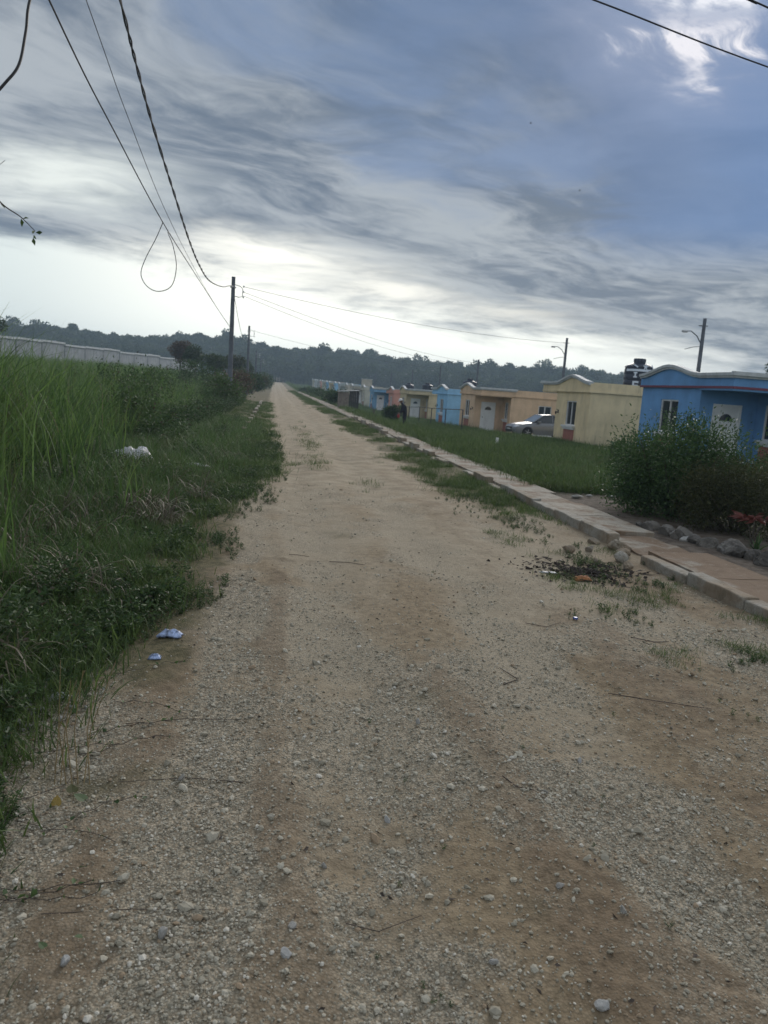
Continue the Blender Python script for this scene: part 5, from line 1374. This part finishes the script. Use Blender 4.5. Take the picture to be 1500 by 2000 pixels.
crumpled('plastic_scrap', -1.66, 13.5, .26, .16, .06, MT['plastic'], 'smaller white scrap between the bag and the long scrap', 'litter', 3, zf=.11)
crumpled('crumpled_wrapper', -0.575, 4.80, .135, .085, .06, MT['plastic_blue'], 'crumpled pale blue and white wrapper at the gravel edge', 'litter', 4, rz=-.2)
crumpled('crumpled_wrapper', -0.615, 4.43, .065, .05, .035, MT['plastic_blue'], 'smaller pale blue scrap just below the crumpled wrapper', 'litter', 5)
crumpled('crumpled_wrapper', -0.99, 3.85, .10, .07, .04, MT['plastic'], 'white scrap among dark weeds at the left edge', 'litter', 6)
cp = MB().lathe([(.016, 0), (.017, .012), (.014, .015)], 14).build('bottle_cap', MT['bluecap'], None); cp.location = (2.38, 5.44, float(road_h(np.array([2.38]), np.array([5.44]))[0]) + .004); cp.scale = (1.1, 1.1, 1); tag(cp, 'tiny blue bottle cap lying on the road', 'bottle cap')
crumpled('orange_shard', 3.02, 6.86, .15, .09, .07, MT['orange'], 'orange clay shard at the edge of the burnt heap', 'shard', 8)
crumpled('white_scrap', 2.75, 7.05, .16, .05, .02, MT['plastic'], 'white strip lying in the burnt heap', 'litter', 9)
# burnt heap: twigs and dark leaves
bx, by = 3.15, 7.15
tw = MB(); r = random.Random(3)
for k in range(110):
    a = r.uniform(0, 6.28); q = abs(r.gauss(0, .26)); x_, y_ = bx + math.cos(a) * q * 1.25, by + math.sin(a) * q * 1.1; L_ = r.uniform(.05, .22); d = r.uniform(0, 6.28)
    z_ = float(road_h(np.array([x_]), np.array([y_]))[0]) + r.uniform(0, .05) * max(0, 1 - q * 1.6)
    tw.tube([(x_, y_, z_), (x_ + math.cos(d) * L_ * .5, y_ + math.sin(d) * L_ * .5, z_ + r.uniform(0, .02)), (x_ + math.cos(d + .3) * L_, y_ + math.sin(d + .3) * L_, z_)], .004, 4)
hp = tw.build('burnt_twigs', MT['ash']); tag(hp, 'dark heap of burnt twigs beside the kerb', 'twigs', kind='stuff')
n = 650; q = np.abs(RNG.normal(0, .27, n)); a = RNG.uniform(0, 6.283, n); lx, ly_ = bx + np.cos(a) * q * 1.3, by + np.sin(a) * q * 1.05
V, Fq = leaf_cloud(np.stack([lx, ly_, road_h(lx, ly_) + .005 + .012 * RNG.random(n) * np.clip(1 - q * 1.5, 0, 1)], 1), np.stack([np.cos(a * 3), np.sin(a * 3), RNG.normal(0, .25, n)], 1), .05, .03, 9)
hl_ = link('burnt_leaves', np_mesh('burnt_leaves', V, Fq), MT['ash']); tag(hl_, kind='stuff')
# dead sticks on the road
sticks = [((1.40, 4.10), (1.52, 4.20), (1.46, 4.38), .008, 'forked dry stick lying on the road, bent like a tick mark'), ((.30, 2.16), (.40, 2.13), (.55, 2.19), .004, 'thin curved twig on the gravel near the bottom'),
          ((1.95, 5.35), (2.08, 5.25), (2.22, 5.33), .006, 'short dark twig left of the blue bottle cap'), ((2.62, 5.0), (2.75, 4.9), (2.86, 4.90), .007, 'long dark twig on the verge right of the bottle cap'),
          ((.60, 7.15), (.78, 7.10), (.92, 6.98), .007, 'dark twig on the pale part of the road further up'), ((-.05, 3.0), (-.28, 3.03), (-.55, 3.0), .004, 'long thin dry stem lying at the left gravel edge'),
          ((-.62, 2.2), (-.35, 2.22), (-.12, 2.2), .003, 'fine dry stem near the lower left corner'), ((1.06, 3.0), (1.10, 2.93), (1.17, 2.90), .006, 'short dark curl of bark on the lower right gravel'),
          ((2.0, 4.0), (2.2, 3.85), (2.5, 3.75), .006, 'brown dry stem on the right verge'), ((.22, 7.3), (.30, 7.35), (.42, 7.36), .006, 'faint short twig left of the pale track'), ((-.62, 3.55), (-.35, 3.62), (-.05, 3.60), .004, 'dry runner stem below the crumpled wrappers')]
for a, b_, c_, r_, lb in sticks:
    pts = [(p_[0], p_[1], float(road_h(np.array([p_[0]]), np.array([p_[1]]))[0]) + .006) for p_ in (a, b_, c_)]
    s_o = MB().tube(pts, [r_ * .45, r_ * .42, r_ * .25], 6).build('dry_twig', MT['twig'], None, smooth=True); tag(s_o, lb, 'twig', 'dry twigs on the road')
# heart-shaped leaves of a creeper at lower left
def heart_leaf(x, y, s, rz, mat, label, tilt=.3):
    pts = [(0, 0), (.28, -.12), (.48, .08), (.50, .34), (.34, .66), (0, 1.0), (-.34, .66), (-.50, .34), (-.48, .08), (-.28, -.12)]
    b2 = MB(); V_ = [(0, .35, 0)] + [(u, v, .10 * abs(u)) for u, v in pts]
    b2.add(V_, [(0, k + 1, (k + 1) % 10 + 1) for k in range(10)]); b2.tube([(0, 0, 0), (.03, -.3, -.05), (0, -.6, -.2)], .02, 4)
    q = b2.build('creeper_leaf', mat, None); q.location = (x, y, float(road_h(np.array([x]), np.array([y]))[0]) + .03); q.scale = (s, s, s); q.rotation_euler = (tilt, .1, rz); tag(q, label, 'leaf'); return q
heart_leaf(-.735, 2.80, .036, 0.15, MT['yellowleaf'], 'yellow heart-shaped leaf with brown specks at the lower left', 1.15)
heart_leaf(-.64, 2.83, .05, 1.2, MT['weed'], 'dark green leaf right of the yellow heart-shaped leaf')
heart_leaf(-.70, 2.90, .045, .4, MT['olive'], 'olive leaf behind the yellow heart-shaped leaf')
heart_leaf(-.90, 2.78, .05, 4.0, MT['olive'], 'olive leaf left of the yellow heart-shaped leaf')
heart_leaf(-.56, 2.02, .025, 1.0, MT['weed'], 'dark leaf lower down near the left edge')
heart_leaf(-.47, 2.06, .022, 2.0, MT['weed'], 'dark leaf on the runner, right of the lower one')
# runners of the creeper
rn = MB(); r = random.Random(5); C_ = []; D_ = []
for k in range(16):
    x_, y_ = -r.uniform(.7, 1.1), r.uniform(1.6, 4.2); d = r.uniform(-.6, .9); pts = []
    for q in range(9):
        pts.append((x_, y_, float(road_h(np.array([x_]), np.array([y_]))[0]) + .008 + .012 * math.sin(q * 1.7 + k) ** 2)); x_ += math.cos(d) * .05; y_ += math.sin(d) * .05; d += r.uniform(-.4, .4)
        if r.random() < .5: C_.append(pts[-1]); D_.append((r.uniform(-1, 1), r.uniform(-1, 1), .3))
    rn.tube(pts, .0016, 4)
ro = rn.build('creeper_runners', MT['twig']); tag(ro, 'dry creeper stems trailing over the gravel edge', 'creeper', kind='stuff')
V, Fq = leaf_cloud(np.array(C_), np.array(D_), .028, .018, 4); tag(link('creeper_leaves', np_mesh('creeper_leaves', V, Fq), MT['weed']), kind='stuff')
# small seedlings and dark clods on the road
sx_ = RNG.uniform(.0, 3.4, 60); sy_ = np.exp(RNG.uniform(math.log(1.8), math.log(13), 60))
put('seedlings', weed_p, sx_, sy_, .08, .22, .3, zf=road_h)
put('road_clump', weed_p, np.array([.51, .54, .50, .56, .38]), np.array([1.84, 1.86, 1.90, 1.82, 2.02]), .12, .22, .3, zf=road_h)
n = 220; x_ = RNG.uniform(-.9, 3.9, n); y_ = np.exp(RNG.uniform(math.log(1.7), math.log(14), n)); a = RNG.uniform(0, 6.28, n)
V, Fq = leaf_cloud(np.stack([x_, y_, road_h(x_, y_) + .006], 1), np.stack([np.cos(a), np.sin(a), RNG.normal(0, .15, n)], 1), .028, .012, 12)
tag(link('leaf_litter', np_mesh('leaf_litter', V, Fq), MT['twig']), kind='stuff')
# pale limestone rubble in the grass at the left edge
n = 260; x_ = RNG.normal(-1.28, .14, n); y_ = RNG.normal(3.75, .22, n); s_v = RNG.uniform(.015, .06, n)
rub = proto_collection('limestone_chip', [stone_mesh('limestone_chip', 1, .15, .6, 60 + i) for i in range(4)], MT['rubble'])
scatter('limestone_rubble', rub, np.stack([x_, y_, road_h(x_, y_) + .01], 1), rnd_rot(n), s_v)
# upright dry stems left, and the arching vine against the sky
ts = thing('dry_reed', (-.78, 2.95, .03), 'few thin upright dry reed stems at the lower left', 'plant')
for k in range(7):
    a = random.uniform(-.2, .2); MB().tube([(k * .022, 0, 0), (k * .022 + a * .2, .02, .22), (k * .024 + a * .5 + .05, .03, .42 + .04 * (k % 3))], [.0024, .002, .001], 5).build('stem', MT['straw'], ts)
vs = thing('arching_vine', (-1.9, 3.5, .1), 'thin vine arching in from the left edge against the sky, tiny leaves at its tip', 'vine')
vb = MB(); vpts = catmull([(0, 0, 0), (.1, 0, 1.2), (.3, 0, 2.0), (.55, 0, 2.28), (.70, 0, 2.24), (.78, 0, 2.18), (.84, 0, 2.145), (.895, 0, 2.095)], 5); vb.tube(vpts, [.006 * (1 - .8 * i / len(vpts)) for i in range(len(vpts))], 5)
vb.tube([(.45, 0, 2.2), (.68, 0, 2.27), (.78, 0, 2.36)], [.003, .002, .001], 4)
vb.build('stem', MT['twig'], vs, smooth=True)
V, Fq = leaf_cloud(np.array([(.84, 0, 2.14), (.842, .01, 2.14), (.895, 0, 2.095), (.897, 0, 2.09), (.89, 0, 2.08), (.885, .01, 2.07), (.76, 0, 2.19), (.60, 0, 2.27)]), RNG.normal(size=(8, 3)) + np.array([0, 0, -.8]), .030, .016, 3)
for k in range(8): link('leaf', np_mesh('leaf', V[4 * k:4 * k + 4], [(0, 1, 2), (0, 2, 3)]), MT['weed'], vs)
# two tall grass stalks standing above the rest, and a couple of birds
for i, (x, y, h) in enumerate([(-2.05, 5.6, 1.25), (-2.45, 7.0, 1.6), (-2.75, 8.4, 1.75), (-1.6, 8.8, 1.0), (-2.45, 9.6, 2.0), (-3.1, 10.4, 2.15), (-2.75, 11.4, 1.9), (-3.5, 12.2, 2.2), (-2.6, 12.9, 1.6), (-4.1, 11.2, 2.3)]):
    sg = link('grass_clump', blade_tuft('grass_clump', 26, h, .020, .13, .7, 8, 800 + i, lean=.32), MT['tall'], None, (x, y, H1(x, y)))
    tag(sg, ['bright cane-like clump nearest the camera on the bank', 'taller cane-like clump behind the nearest one', 'tallest cane-like clump reaching the horizon', 'short cane-like clump beside the plastic bag', 'tall cane-like clump left of the bag, standing well above the bank', 'dark tall clump at the crest of the left bank', 'cane-like clump just behind the plastic bag', 'spiky clump against the grey wall, behind the crest', 'yellow-green clump rising beside the plastic bag', 'tallest spiky clump against the hill at the far left'][i], 'grass clump', 'cane-like clumps on the bank')
for i, (x, y, z) in enumerate([(18.9, 62, 22.9), (24.2, 64, 18.9)]):
    bd_ = MB(); bd_.tube([(-.08, 0, 0), (0, 0, .01), (.1, 0, 0)], [.01, .035, .008], 6); bd_.add([(0, 0, .01), (.03, .18, .05), (-.04, .17, .05), (-.04, 0, .01), (0, -.18, .05), (-.05, -.17, .05)], [(0, 1, 2, 3), (3, 5, 4, 0)])
    q = bd_.build('bird', MT['dark'], None); q.location = (x, y, z); tag(q, ['tiny dark bird higher up in the open sky', 'tiny dark bird lower and further right in the sky'][i], 'bird')

# ------------------------------------------------------------------ haze
hz = MB().box(-915, 915, -135, 915, -4.5, 42).build('haze', None); tag(hz, kind='stuff')
m = bpy.data.materials.new('haze_air'); m.use_nodes = True
for nd in list(m.node_tree.nodes): m.node_tree.nodes.remove(nd)
out = m.node_tree.nodes.new('ShaderNodeOutputMaterial'); pv = m.node_tree.nodes.new('ShaderNodeVolumePrincipled')
pv.inputs['Color'].default_value = (0.62, 0.80, 1.0, 1); pv.inputs['Density'].default_value = 0.00068
m.node_tree.links.new(pv.outputs[0], out.inputs['Volume'])
hz.data.materials.append(m)
